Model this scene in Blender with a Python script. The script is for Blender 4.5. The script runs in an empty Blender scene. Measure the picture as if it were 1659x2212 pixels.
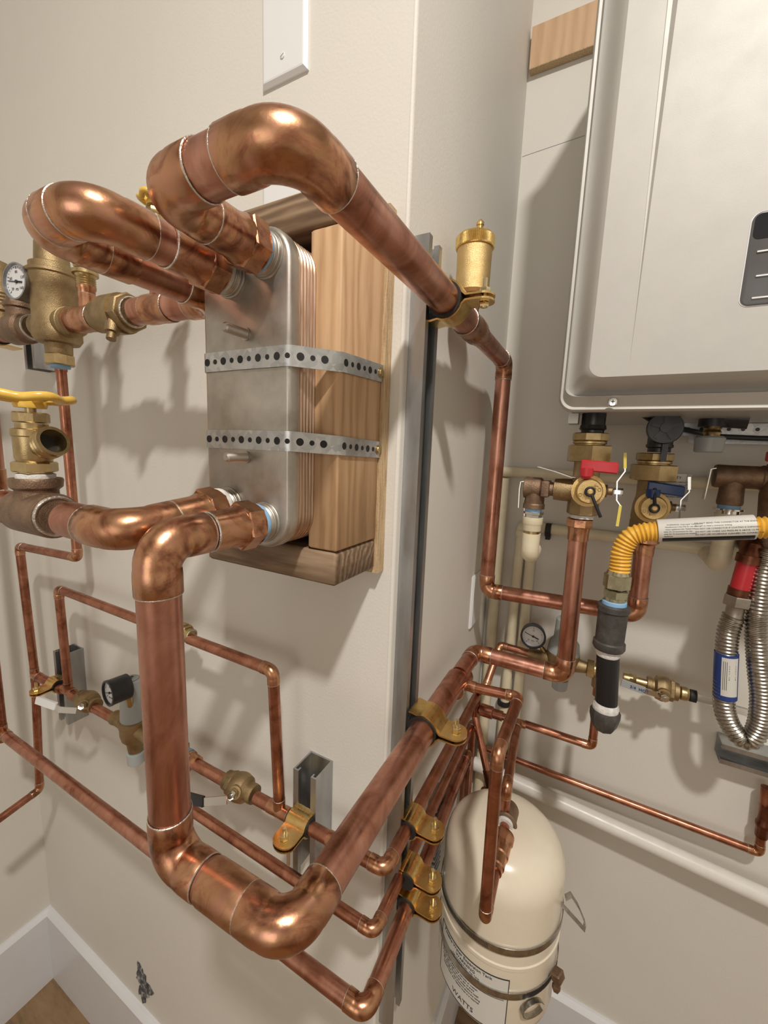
import bpy, bmesh, math, random
from mathutils import Vector, Matrix
random.seed(7)
FPX=880.449
CAM=(0.22279,-0.45700,1.59950)
RM3=((0.8816728,-0.1031857,0.4604410),(0.4703969,0.1153843,-0.8748790),(0.0371473,0.9879469,0.1502694))
LAMP=(.66,-1.0,3.12); LP=72.0; FP=10.0; EXPO=-0.66
K={'ww':(-0.0199,0.0000,1.4496),'wo':(-0.0199,-0.1039,1.4496),'wl':(-0.2208,-0.1039,1.4496),'wt':(-0.0522,-0.1040,1.8142),'blkL':(-0.0571,-0.1040,1.4851),'blkT':(-0.0522,-0.1040,1.8133),'topL':(-0.1639,-0.1040,1.8490),'topback':(-0.1562,0.0000,1.9186),'pTR':(-0.0772,-0.1450,1.7766),'pTL':(-0.1256,-0.1450,1.7657),'pBR':(-0.0819,-0.1450,1.5210),'pBL':(-0.1349,-0.1450,1.5324),'hxTR':(-0.0527,-0.1450,1.6922),'hxTL':(-0.1645,-0.1450,1.7011),'hxT':(-0.0712,-0.1450,1.8006),'hxB':(-0.0636,-0.1450,1.4954),'hxTL2':(-0.1688,-0.1450,1.4876),'stud1':(-0.1043,-0.1450,1.7086),'stud2':(-0.1059,-0.1450,1.5866),'a1':(-0.0758,-0.2500,1.7773),'a2':(0.0428,-0.2510,1.7780),'a3':(0.0420,0.0087,1.7750),'a3b':(0.0412,0.1221,1.7742),'a4':(0.0396,0.3577,1.7724),'a5':(0.0383,0.3574,1.3221),'a6':(0.3024,0.3597,1.3291),'a7':(0.3002,0.3599,1.4648),'vent0':(0.0398,0.1216,1.8239),'b1':(-0.1307,-0.2720,1.7681),'b2':(-0.1985,-0.2721,1.7682),'b3':(-0.1988,-0.0988,1.7676),'b4':(-0.4932,-0.1026,1.7752),'b5':(-0.5706,-0.1029,1.7758),'c1':(-0.0887,-0.2580,1.5195),'c2':(-0.0890,-0.2570,1.2251),'c3':(0.0478,-0.2540,1.2262),'c4':(0.0440,0.0069,1.2249),'c5':(0.0442,0.2752,1.2248),'c6':(0.2023,0.2753,1.2252),'c7':(0.1994,0.2752,1.4970),'d1':(-0.1371,-0.2580,1.5209),'d2':(-0.2820,-0.2574,1.5225),'d2b':(-0.2232,-0.2574,1.5224),'d3':(-0.3831,-0.2578,1.5215),'d4':(-0.2818,-0.2570,1.5549),'d5':(-0.3804,-0.2498,1.6203),'e1':(0.0310,0.0370,1.0629),'e2':(0.0290,-0.0484,1.0636),'e3':(-0.1172,-0.0492,1.0630),'e_tee':(-0.1494,-0.0497,1.0626),'e_bv2':(-0.2300,-0.0488,1.0632),'e_un':(-0.3533,-0.0524,1.0606),'e_prv':(-0.5083,-0.0508,1.0617),'e_bv1':(-0.6678,-0.0513,1.0614),'e_teeL':(-0.7431,-0.0520,1.0608),'e_cl2':(-0.8183,-0.0539,1.0595),'e_end':(-0.8825,-0.0564,1.0576),'f1':(-0.1552,-0.0551,1.2873),'f2':(-0.7463,-0.0532,1.2897),'f_chk':(-0.3541,-0.0511,1.2925),'g1':(-0.8840,-0.0604,1.3617),'g2':(-0.6554,-0.0552,1.3709),'g3':(-0.6566,-0.0579,1.7400),'g4':(-0.8862,-0.0669,0.7651),'g5':(-0.8801,-0.1434,0.7571),'g6':(-0.8754,-0.1911,0.7510),'e5':(0.0284,0.3912,1.0638),'e6':(0.0250,0.6171,1.0651),'e7':(0.1134,0.6192,1.0694),'h1':(0.0320,0.0229,0.9783),'h2':(0.0240,-0.0630,0.9809),'h3':(-0.3325,-0.0620,0.9815),'h5':(0.0197,0.4127,0.9824),'i1':(0.0340,0.0234,0.9346),'i2':(0.0405,-0.1092,0.9328),'i3':(-0.9183,-0.1121,0.9313),'i4':(-0.9169,-0.1073,1.0467),'i5':(0.0231,0.3673,0.9379),'i6':(-0.9154,-0.1027,1.1879),'j0':(0.0440,0.1787,1.2118),'j1':(0.1434,0.1815,1.2164),'j2':(0.1419,0.0375,1.2168),'j3':(0.1439,0.0379,0.9625),'j4':(0.1376,0.2384,0.9634),'jb':(0.1413,0.1288,0.9629),'k0':(0.1043,0.5100,0.8524),'k1':(0.5711,0.5077,0.8494),'k2':(0.5633,0.5104,0.9885),'l0':(0.0317,0.4000,1.0293),'l1':(0.1203,0.3988,1.0275),'l2':(0.2628,0.3995,1.0286),'l3':(0.2617,0.3995,1.1112),'l4':(0.1337,0.2120,1.0255),'m0':(0.0256,0.4000,1.0099),'m1':(0.0712,0.3600,0.9149),'A1a':(-0.1279,0.0000,1.1344),'A1b':(-0.0895,0.0000,1.1332),'A1bot':(-0.0885,0.0000,0.9678),'A2a':(-0.8254,0.0000,1.1230),'A2b':(-0.7778,0.0000,1.1265),'A3b':(-0.8108,0.0000,1.7342),'A2bot':(-0.7877,0.0000,0.9611),'A2f':(-0.8224,-0.0410,1.1246),'A3f':(-0.8340,-0.0410,1.7372),'A3g':(-0.7834,-0.0410,1.7299),'Bt':(0.0206,0.0078,1.8387),'Bt2':(0.0206,0.0199,1.8439),'H1':(0.1537,0.1700,2.1515),'H0':(0.1611,0.1700,1.6858),'Hg0':(0.2373,0.1700,2.1177),'Hg1':(0.2397,0.1700,1.7106),'Hsc':(0.2279,0.1700,1.6744),'P0':(0.3492,0.1650,1.8698),'P1':(0.3425,0.1650,1.7765),'Hr':(0.3806,0.1700,1.6793),'P2':(0.3445,0.1650,1.8437),'Pa':(0.3535,0.1650,1.8317),'Pb':(0.3558,0.1650,1.8062),'Pc':(0.3553,0.1650,1.7832),'v1':(0.2033,0.2752,1.6635),'v1b':(0.2043,0.2752,1.6277),'v1c':(0.2023,0.2752,1.6022),'vb':(0.2012,0.2752,1.5466),'vbot':(0.1995,0.2752,1.5024),'vred0':(0.1975,0.2752,1.5836),'vred1':(0.2442,0.2752,1.5896),'vcap':(0.2094,0.2752,1.5457),'vlev':(0.2468,0.2752,1.5538),'vlev0':(0.2512,0.2752,1.6112),'vlev1':(0.2537,0.2752,1.4958),'vrel':(0.1236,0.2752,1.5388),'vrelb':(0.1269,0.2752,1.5008),'vcp0':(0.1265,0.2752,1.4886),'vcp1':(0.1273,0.2752,1.4355),'tag0':(0.1295,0.2752,1.5816),'tag1':(0.1807,0.2752,1.5677),'tag2':(0.2075,0.2752,1.5708),'w0':(0.3038,0.3599,1.6556),'w1':(0.3009,0.3599,1.6255),'w1b':(0.2999,0.3599,1.5950),'w1c':(0.3000,0.3599,1.5719),'wb':(0.2977,0.3599,1.5286),'wbot':(0.2989,0.3599,1.4767),'wblue0':(0.2987,0.3599,1.5484),'wblue1':(0.3445,0.3599,1.5558),'wcap':(0.3073,0.3599,1.5193),'wlev':(0.3425,0.3599,1.5212),'G0':(0.2622,0.2500,1.4282),'G1':(0.2631,0.2500,1.4648),'G2':(0.2788,0.2500,1.4863),'G3':(0.3038,0.2500,1.4966),'G4':(0.4098,0.2500,1.5152),'G5':(0.4426,0.2500,1.5192),'Gn1':(0.2610,0.2500,1.3983),'Gc0':(0.2608,0.2500,1.3704),'Gc1':(0.2637,0.2500,1.2956),'Gp1':(0.2668,0.2500,1.2169),'Gcap':(0.2686,0.2500,1.1808),'Q':(0.1252,0.4600,1.2083),'Qs':(0.1542,0.4600,1.1768),'R0':(0.1876,0.4600,1.1914),'Rt':(0.1912,0.4600,1.2502),'Rb':(0.1928,0.4600,1.1175),'R1':(0.2358,0.4600,1.1607),'R2':(0.2918,0.4600,1.1571),'R3':(0.3482,0.4600,1.1568),'R4':(0.4013,0.4600,1.1565),'R5':(0.4227,0.4600,1.1589),'R6':(0.4916,0.4600,1.1574),'s0':(0.4731,0.4000,1.4661),'s1':(0.4713,0.4000,1.4078),'s2':(0.4750,0.4000,1.3369),'s3':(0.4852,0.4000,1.2743),'s4':(0.4978,0.4000,1.2116),'s5':(0.5004,0.4000,1.1615),'s6':(0.4919,0.4000,1.1340),'s7':(0.4741,0.4000,1.1383),'s8':(0.4531,0.4000,1.1789),'s9':(0.4442,0.4000,1.2624),'s10':(0.4404,0.4000,1.3119),'s11':(0.4439,0.4000,1.3458),'s12':(0.4450,0.4000,1.3705),'s13':(0.4490,0.4000,1.4312),'s14':(0.4500,0.4000,1.4588),'C0':(0.4721,0.4600,1.0792),'C1':(0.5710,0.4600,1.0415),'cp_h1':(0.0283,0.5200,1.5590),'cp_h1b':(0.4112,0.5200,1.5620),'cp_h2':(0.0547,0.5200,1.4304),'cp_h2b':(0.4213,0.5200,1.4253),'cp_v1':(0.0632,0.5200,1.2616),'cp_v1b':(0.0651,0.5200,1.0336),'cp_v2':(0.0998,0.5200,1.2693),'cp_v2b':(0.0943,0.5200,1.0184),'cp_v0':(0.0094,0.5200,1.2384),'wp0':(0.0991,0.5000,0.8022),'wp1':(0.5933,0.5000,0.7673),'plate_b':(-0.0360,0.5400,1.2223),'pb0':(0.0000,0.3857,1.3373),'pb1':(0.0000,0.3792,1.2183),'pb2':(0.0000,0.4490,1.3262),'ply0':(0.0065,0.5300,2.3855),'ply1':(0.0065,0.5300,2.4588),'plyE':(0.1128,0.5300,2.3852),'cv0':(-0.2174,0.0000,2.0546),'cv1':(-0.1451,0.0000,2.0566),'cvs':(-0.1858,0.0000,2.0783),'cw0':(-0.2185,0.0000,1.9301),'cw1':(-0.1474,-0.0000,2.0057),'stain':(-0.6245,0.0000,0.2973),'bbA':(-1.0820,0.0000,0.2246),'bbA2':(-1.1071,0.0000,-0.0065),'bbC':(0.2711,0.5400,0.2455),'vcapF':(0.2101,0.2350,1.5487),'vr0':(0.1936,0.2400,1.5841),'vr1':(0.2442,0.2400,1.5813),'vrt':(0.1937,0.2400,1.5961),'wcapF':(0.3032,0.3200,1.5232),'wb0':(0.2907,0.3250,1.5539),'wb1':(0.3404,0.3250,1.5483),'wbt':(0.2905,0.3250,1.5667),'vy0':(0.2507,0.2550,1.6088),'vy1':(0.2536,0.2550,1.5814),'vy2':(0.2450,0.2550,1.5655),'vy3':(0.2474,0.2550,1.5375),'vy4':(0.2532,0.2550,1.5295),'vy5':(0.2523,0.2550,1.4979),'wy0':(0.3453,0.3400,1.5755),'wy1':(0.3481,0.3400,1.5522),'wy2':(0.3390,0.3400,1.5381),'wy3':(0.3407,0.3400,1.5082),'wknob':(0.3037,0.3300,1.6500),'con0':(0.3717,0.3800,1.6755),'con1':(0.3738,0.3800,1.6501),'con2':(0.3706,0.3800,1.6280),'rail0':(0.3547,0.5000,1.6483),'rail1':(0.4744,0.5000,1.6422),'rail2':(0.4717,0.5000,1.6621),'rail3':(0.4690,0.5000,1.6819),'rt0':(0.3926,0.4300,1.5749),'rt1':(0.4537,0.4300,1.5750),'rt2':(0.4235,0.4300,1.5769),'rt3':(0.4203,0.4300,1.5452),'rt4':(0.4215,0.4300,1.5215),'rt5':(0.4251,0.4300,1.4199),'rtl':(0.3854,0.4300,1.5665),'ct0':(0.2668,0.3500,1.6787),'ct1':(0.2946,0.3500,1.6608),'ct2':(0.3528,0.4000,1.6495),'ct3':(0.4003,0.4500,1.6450),'ct4':(0.4732,0.4500,1.6418),'rr0':(0.4470,0.4000,1.6089),'sep_t':(-0.5561,-0.1030,1.8608),'sep_tl':(-0.6300,-0.1030,1.8623),'sep_tr':(-0.4948,-0.1030,1.8222),'sep_b':(-0.5609,-0.1030,1.7455),'gau':(-0.5852,-0.1400,1.8300),'gaub':(-0.6405,-0.1100,1.7976),'lv':(-0.6319,-0.1400,1.8084),'lvb':(-0.6938,-0.1200,1.7711),'w_ins':(0.3567,0.3600,1.5417),'bt1':(-0.4697,-0.1017,1.7736),'bu0':(-0.4513,-0.1017,1.7736),'bu1':(-0.3875,-0.1018,1.7738),'bu2':(-0.3574,-0.1019,1.7739),'bt2':(-0.3046,-0.1007,1.7715),'btl':(-0.6745,-0.1047,1.7792),'btl2':(-0.8060,-0.1062,1.7819),'dv1':(-0.4598,-0.1030,1.8297),'dv1t':(-0.4280,-0.1030,1.8754),'dv2':(-0.3035,-0.1030,1.8281),'dv2t':(-0.3317,-0.1030,1.9049),'wheel':(-0.2727,-0.2570,1.6236),'spout':(-0.1741,-0.2850,1.5846),'wbod':(-0.2675,-0.2570,1.5811),'prvg':(-0.4883,-0.1000,1.1667),'prvt':(-0.4953,-0.0510,1.1700),'prvb':(-0.5052,-0.0510,0.9966),'lev1a':(-0.6286,-0.0900,1.0773),'lev1b':(-0.6467,-0.1100,1.0846),'lev1c':(-0.7356,-0.1100,1.0744),'lev2a':(-0.2135,-0.0900,1.0822),'lev2b':(-0.2517,-0.1000,1.0689),'lev2c':(-0.2890,-0.1000,1.0587),'tagc0':(0.3207,0.3700,1.5650),'D':(0.0000,0.5381,2.0870),}
def V(k): return Vector(K[k]) if isinstance(k,str) else Vector(k)
scene=bpy.context.scene; col=scene.collection
PI=math.pi
X=Vector((1,0,0)); Y=Vector((0,1,0)); Z=Vector((0,0,1))
D=0.54
# ---------------------------------------------------------------- materials
def newmat(name):
    m=bpy.data.materials.new(name); m.use_nodes=True
    nt=m.node_tree; b=nt.nodes['Principled BSDF']; return m,nt,b
def N(nt,t,**kw):
    n=nt.nodes.new(t)
    for k,v in kw.items():
        if k in n.inputs: n.inputs[k].default_value=v
        else: setattr(n,k,v)
    return n
def rgba(c): return (c[0],c[1],c[2],1)
def ramp(nt,fac,stops):
    r=nt.nodes.new('ShaderNodeValToRGB'); e=r.color_ramp.elements
    e[0].position=stops[0][0]; e[0].color=rgba(stops[0][1]); e[1].position=stops[-1][0]; e[1].color=rgba(stops[-1][1])
    for p,c in stops[1:-1]:
        x=e.new(p); x.color=rgba(c)
    nt.links.new(fac,r.inputs[0]); return r.outputs[0]
def noisy(name,stops,metal=0,rough=(.4,.5),scale=40,bump=0,bscale=300,stretch=(1,1,1),spec=.5,dist=.0,coat=0,detail=6):
    m,nt,b=newmat(name); L=nt.links
    tc=N(nt,'ShaderNodeTexCoord'); mp=N(nt,'ShaderNodeMapping'); mp.inputs['Scale'].default_value=stretch
    L.new(tc.outputs['Object'],mp.inputs[0])
    n=N(nt,'ShaderNodeTexNoise',Scale=scale,Detail=detail,Roughness=.62,Distortion=dist); L.new(mp.outputs[0],n.inputs['Vector'])
    L.new(ramp(nt,n.outputs[0],stops),b.inputs['Base Color'])
    b.inputs['Metallic'].default_value=metal; b.inputs['Specular IOR Level'].default_value=spec
    mr=N(nt,'ShaderNodeMapRange'); mr.inputs['From Min'].default_value=.3; mr.inputs['From Max'].default_value=.7
    mr.inputs['To Min'].default_value=rough[0]; mr.inputs['To Max'].default_value=rough[1]
    n2=N(nt,'ShaderNodeTexNoise',Scale=scale*1.7,Detail=4.0); L.new(mp.outputs[0],n2.inputs['Vector'])
    L.new(n2.outputs[0],mr.inputs[0]); L.new(mr.outputs[0],b.inputs['Roughness'])
    if coat: b.inputs['Coat Weight'].default_value=coat; b.inputs['Coat Roughness'].default_value=.15
    if bump:
        n3=N(nt,'ShaderNodeTexNoise',Scale=bscale,Detail=3.0); L.new(tc.outputs['Object'],n3.inputs['Vector'])
        bp=N(nt,'ShaderNodeBump',Strength=bump,Distance=.001); L.new(n3.outputs[0],bp.inputs['Height']); L.new(bp.outputs[0],b.inputs['Normal'])
    return m
def plain(name,c,metal=0,rough=.5,spec=.5,trans=0,ior=1.45):
    m,nt,b=newmat(name); b.inputs['Base Color'].default_value=rgba(c); b.inputs['Metallic'].default_value=metal
    b.inputs['Roughness'].default_value=rough; b.inputs['Specular IOR Level'].default_value=spec
    if trans: b.inputs['Transmission Weight'].default_value=trans; b.inputs['IOR'].default_value=ior
    return m
M={}
M['wall']=noisy('wall_paint',[(.35,(.69,.66,.605)),(.65,(.715,.685,.63))],rough=(.45,.6),scale=3,bump=.25,bscale=260,spec=.35)
M['trimw']=noisy('trim_paint',[(.3,(.67,.67,.69)),(.7,(.72,.72,.745))],rough=(.3,.4),scale=5,bump=.05)
M['floor']=noisy('subfloor',[(.25,(.15,.09,.045)),(.5,(.26,.16,.08)),(.75,(.33,.21,.11))],rough=(.6,.8),scale=9,stretch=(1,4,1),bump=.3,bscale=90)
M['cu']=noisy('copper_pipe',[(.24,(.17,.065,.04)),(.38,(.38,.165,.108)),(.50,(.50,.24,.168)),(.60,(.57,.29,.212)),(.80,(.70,.40,.31))],metal=1,rough=(.24,.44),scale=24,stretch=(1,1,.45),dist=.9)
M['cus']=noisy('copper_small',[(.25,(.13,.048,.026)),(.42,(.34,.14,.085)),(.58,(.47,.21,.135)),(.8,(.64,.34,.24))],metal=1,rough=(.26,.44),scale=30,dist=.6)
M['cuf']=noisy('copper_fitting',[(.22,(.07,.035,.022)),(.36,(.27,.125,.075)),(.46,(.47,.22,.13)),(.54,(.54,.30,.165)),(.62,(.57,.285,.195)),(.8,(.52,.33,.16))],metal=1,rough=(.2,.42),scale=20,dist=2.0,bump=.12,bscale=220)
M['solder']=noisy('solder',[(.3,(.5,.47,.42)),(.7,(.82,.79,.74))],metal=1,rough=(.28,.45),scale=120,bump=.6,bscale=500)
M['brass']=noisy('brass',[(.3,(.34,.25,.12)),(.5,(.50,.38,.20)),(.75,(.62,.50,.29))],metal=1,rough=(.28,.42),scale=30,bump=.12,bscale=700)
M['castb']=noisy('cast_brass',[(.3,(.24,.17,.09)),(.5,(.36,.265,.145)),(.75,(.46,.35,.20))],metal=1,rough=(.42,.55),scale=30,bump=.5,bscale=900)
M['gold']=noisy('gold_zinc',[(.3,(.55,.36,.10)),(.55,(.78,.55,.22)),(.8,(.85,.66,.34))],metal=1,rough=(.2,.34),scale=30,bump=.1,bscale=500)
M['vent']=noisy('vent_brass',[(.3,(.66,.47,.20)),(.7,(.78,.58,.29))],metal=1,rough=(.38,.45),scale=60,bump=.6,bscale=1500)
M['bronze']=noisy('bronze_casting',[(.3,(.17,.11,.075)),(.55,(.27,.18,.12)),(.8,(.38,.25,.17))],metal=.85,rough=(.45,.6),scale=50,bump=.6,bscale=700)
M['zincy']=noisy('yellow_zinc_nut',[(.3,(.42,.40,.27)),(.7,(.62,.60,.44))],metal=1,rough=(.2,.3),scale=50)
M['boltz']=plain('bolt_zinc',(.86,.74,.48),1,.16)
M['steel']=noisy('stainless_steel',[(.3,(.36,.33,.29)),(.5,(.47,.44,.395)),(.75,(.58,.55,.50))],metal=1,rough=(.38,.52),scale=22,bump=.05)
M['chrome']=plain('chrome',(.75,.74,.72),1,.15)
M['fins']=noisy('brazed_plate_edges',[(.3,(.36,.22,.15)),(.5,(.52,.38,.29)),(.75,(.66,.56,.47))],metal=1,rough=(.3,.45),scale=40,stretch=(1,30,.6))
def galv():
    m,nt,b=newmat('galvanized_steel'); L=nt.links
    tc=N(nt,'ShaderNodeTexCoord'); v=N(nt,'ShaderNodeTexVoronoi',Scale=140.0); L.new(tc.outputs['Object'],v.inputs['Vector'])
    s=N(nt,'ShaderNodeSeparateColor'); L.new(v.outputs['Color'],s.inputs[0])
    L.new(ramp(nt,s.outputs[0],[(0,(.42,.43,.44)),(1,(.60,.61,.61))]),b.inputs['Base Color'])
    b.inputs['Metallic'].default_value=.9; b.inputs['Roughness'].default_value=.36
    return m
M['galv']=galv()
M['strut']=noisy('strut_zinc',[(.3,(.30,.31,.32)),(.5,(.43,.44,.45)),(.75,(.55,.56,.56))],metal=.95,rough=(.3,.45),scale=30,stretch=(1,1,.15))
def wood(name,c1,c2,c3,axis=2,scale=1.0,rings=55):
    m,nt,b=newmat(name); L=nt.links
    tc=N(nt,'ShaderNodeTexCoord'); mp=N(nt,'ShaderNodeMapping'); sc=[1,1,1]; sc[axis]=.12; mp.inputs['Scale'].default_value=[s*scale for s in sc]
    L.new(tc.outputs['Object'],mp.inputs[0])
    w=N(nt,'ShaderNodeTexWave',Scale=float(rings),Distortion=7.0,Detail=3.0); w.inputs['Detail Scale'].default_value=1.2; w.wave_type='RINGS'; w.rings_direction='XYZ'[axis]
    L.new(mp.outputs[0],w.inputs['Vector'])
    n=N(nt,'ShaderNodeTexNoise',Scale=160.0,Detail=6.0); L.new(mp.outputs[0],n.inputs['Vector'])
    mx=N(nt,'ShaderNodeMix'); mx.data_type='FLOAT'; mx.inputs[0].default_value=.6
    L.new(w.outputs['Fac'],mx.inputs[2]); L.new(n.outputs[0],mx.inputs[3])
    L.new(ramp(nt,mx.outputs[0],[(.15,c1),(.5,c2),(.85,c3)]),b.inputs['Base Color']); b.inputs['Roughness'].default_value=.65
    bp=N(nt,'ShaderNodeBump',Strength=.25,Distance=.0008); L.new(mx.outputs[0],bp.inputs['Height']); L.new(bp.outputs[0],b.inputs['Normal'])
    return m
M['pine']=wood('pine_wood',(.40,.23,.115),(.54,.335,.18),(.62,.41,.24),rings=34)
M['shadedx']=wood('shaded_old_wood',(.085,.05,.028),(.18,.112,.064),(.33,.23,.145),axis=0,rings=34)  # board shade painted into the dark tones, lit end grain into the pale one
M['endg']=wood('end_grain',(.34,.22,.13),(.52,.37,.23),(.62,.46,.31),axis=1,rings=40)
M['ply']=wood('plywood_face',(.50,.32,.19),(.58,.38,.23),(.63,.43,.27),axis=2,rings=14)
M['plye']=noisy('plywood_edge',[(.3,(.30,.19,.10)),(.5,(.52,.37,.21)),(.7,(.66,.50,.32))],rough=(.7,.8),scale=60,stretch=(8,8,.5),bump=.5)
M['heater']=noisy('heater_enamel',[(.3,(.475,.46,.435)),(.7,(.505,.49,.46))],rough=(.52,.56),scale=20,bump=.06,bscale=1200,metal=.15,spec=.5)
M['heaterd']=plain('heater_chassis',(.50,.49,.47),.4,.4)
M['dark']=noisy('dark_plastic',[(.3,(.015,.016,.02)),(.7,(.03,.032,.038))],rough=(.3,.45),scale=20)
M['panel']=plain('panel_grey',(.10,.10,.10),0,.28); M['screen']=plain('panel_screen',(.02,.021,.026),0,.12)
M['rubber']=plain('black_rubber',(.012,.011,.012),0,.6)
M['tank']=noisy('tank_enamel',[(.3,(.74,.66,.53)),(.7,(.77,.69,.56))],rough=(.18,.24),scale=30,bump=.04)
M['label']=plain('paper_label',(.66,.64,.60),0,.5); M['ink']=plain('ink_black',(.03,.03,.03),0,.5); M['inkb']=plain('ink_blue',(.02,.05,.22),0,.4)
M['white']=plain('white_plastic',(.78,.78,.79),0,.35)
M['cpvc']=noisy('cpvc_plastic',[(.3,(.72,.64,.46)),(.7,(.78,.70,.52))],rough=(.35,.45),scale=40)
M['pvc']=noisy('white_pvc',[(.3,(.70,.67,.62)),(.7,(.76,.73,.68))],rough=(.3,.4),scale=40)
M['yel']=noisy('yellow_coating',[(.3,(.74,.40,.05)),(.7,(.84,.50,.08))],rough=(.3,.42),scale=60)
M['yelp']=noisy('yellow_paint',[(.3,(.72,.45,.07)),(.7,(.83,.55,.11))],rough=(.25,.35),scale=60)
M['ylev']=plain('yellow_vinyl',(.72,.60,.10),0,.4)
M['red']=plain('red_plastic',(.50,.025,.035),0,.35); M['blue']=plain('blue_plastic',(.015,.045,.16),0,.35)
M['tape']=plain('blue_thread_tape',(.25,.46,.72),0,.55); M['sealant']=noisy('pipe_dope',[(.3,(.55,.53,.50)),(.7,(.80,.78,.75))],rough=(.6,.7),scale=150,bump=.8,bscale=300)
M['iron']=noisy('black_iron',[(.3,(.045,.042,.04)),(.6,(.09,.085,.08)),(.8,(.17,.16,.15))],metal=.3,rough=(.4,.6),scale=45,bump=.4,bscale=500)
M['ironp']=plain('black_pipe_paint',(.018,.018,.02),.2,.28)
M['grey']=plain('grey_plastic',(.36,.38,.38),0,.4)
M['face']=plain('gauge_face',(.72,.72,.74),0,.3); M['lens']=plain('gauge_rim_grey',(.33,.34,.36),.8,.3)
M['wire']=noisy('braided_steel',[(.3,(.28,.26,.23)),(.7,(.58,.55,.50))],metal=1,rough=(.25,.35),scale=60)
M['redfit']=plain('red_tube',(.45,.02,.03),0,.3); M['dkcu']=noisy('dark_copper',[(.3,(.10,.035,.02)),(.7,(.26,.11,.07))],metal=1,rough=(.3,.4),scale=40)
M['stain']=noisy('damaged_plaster',[(.38,(.03,.03,.034)),(.52,(.11,.11,.12)),(.66,(.55,.53,.51))],rough=(.8,.9),scale=60,bump=.8,bscale=200)
M['clear']=plain('clear_tube',(.85,.85,.82),0,.08,trans=.9)
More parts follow.
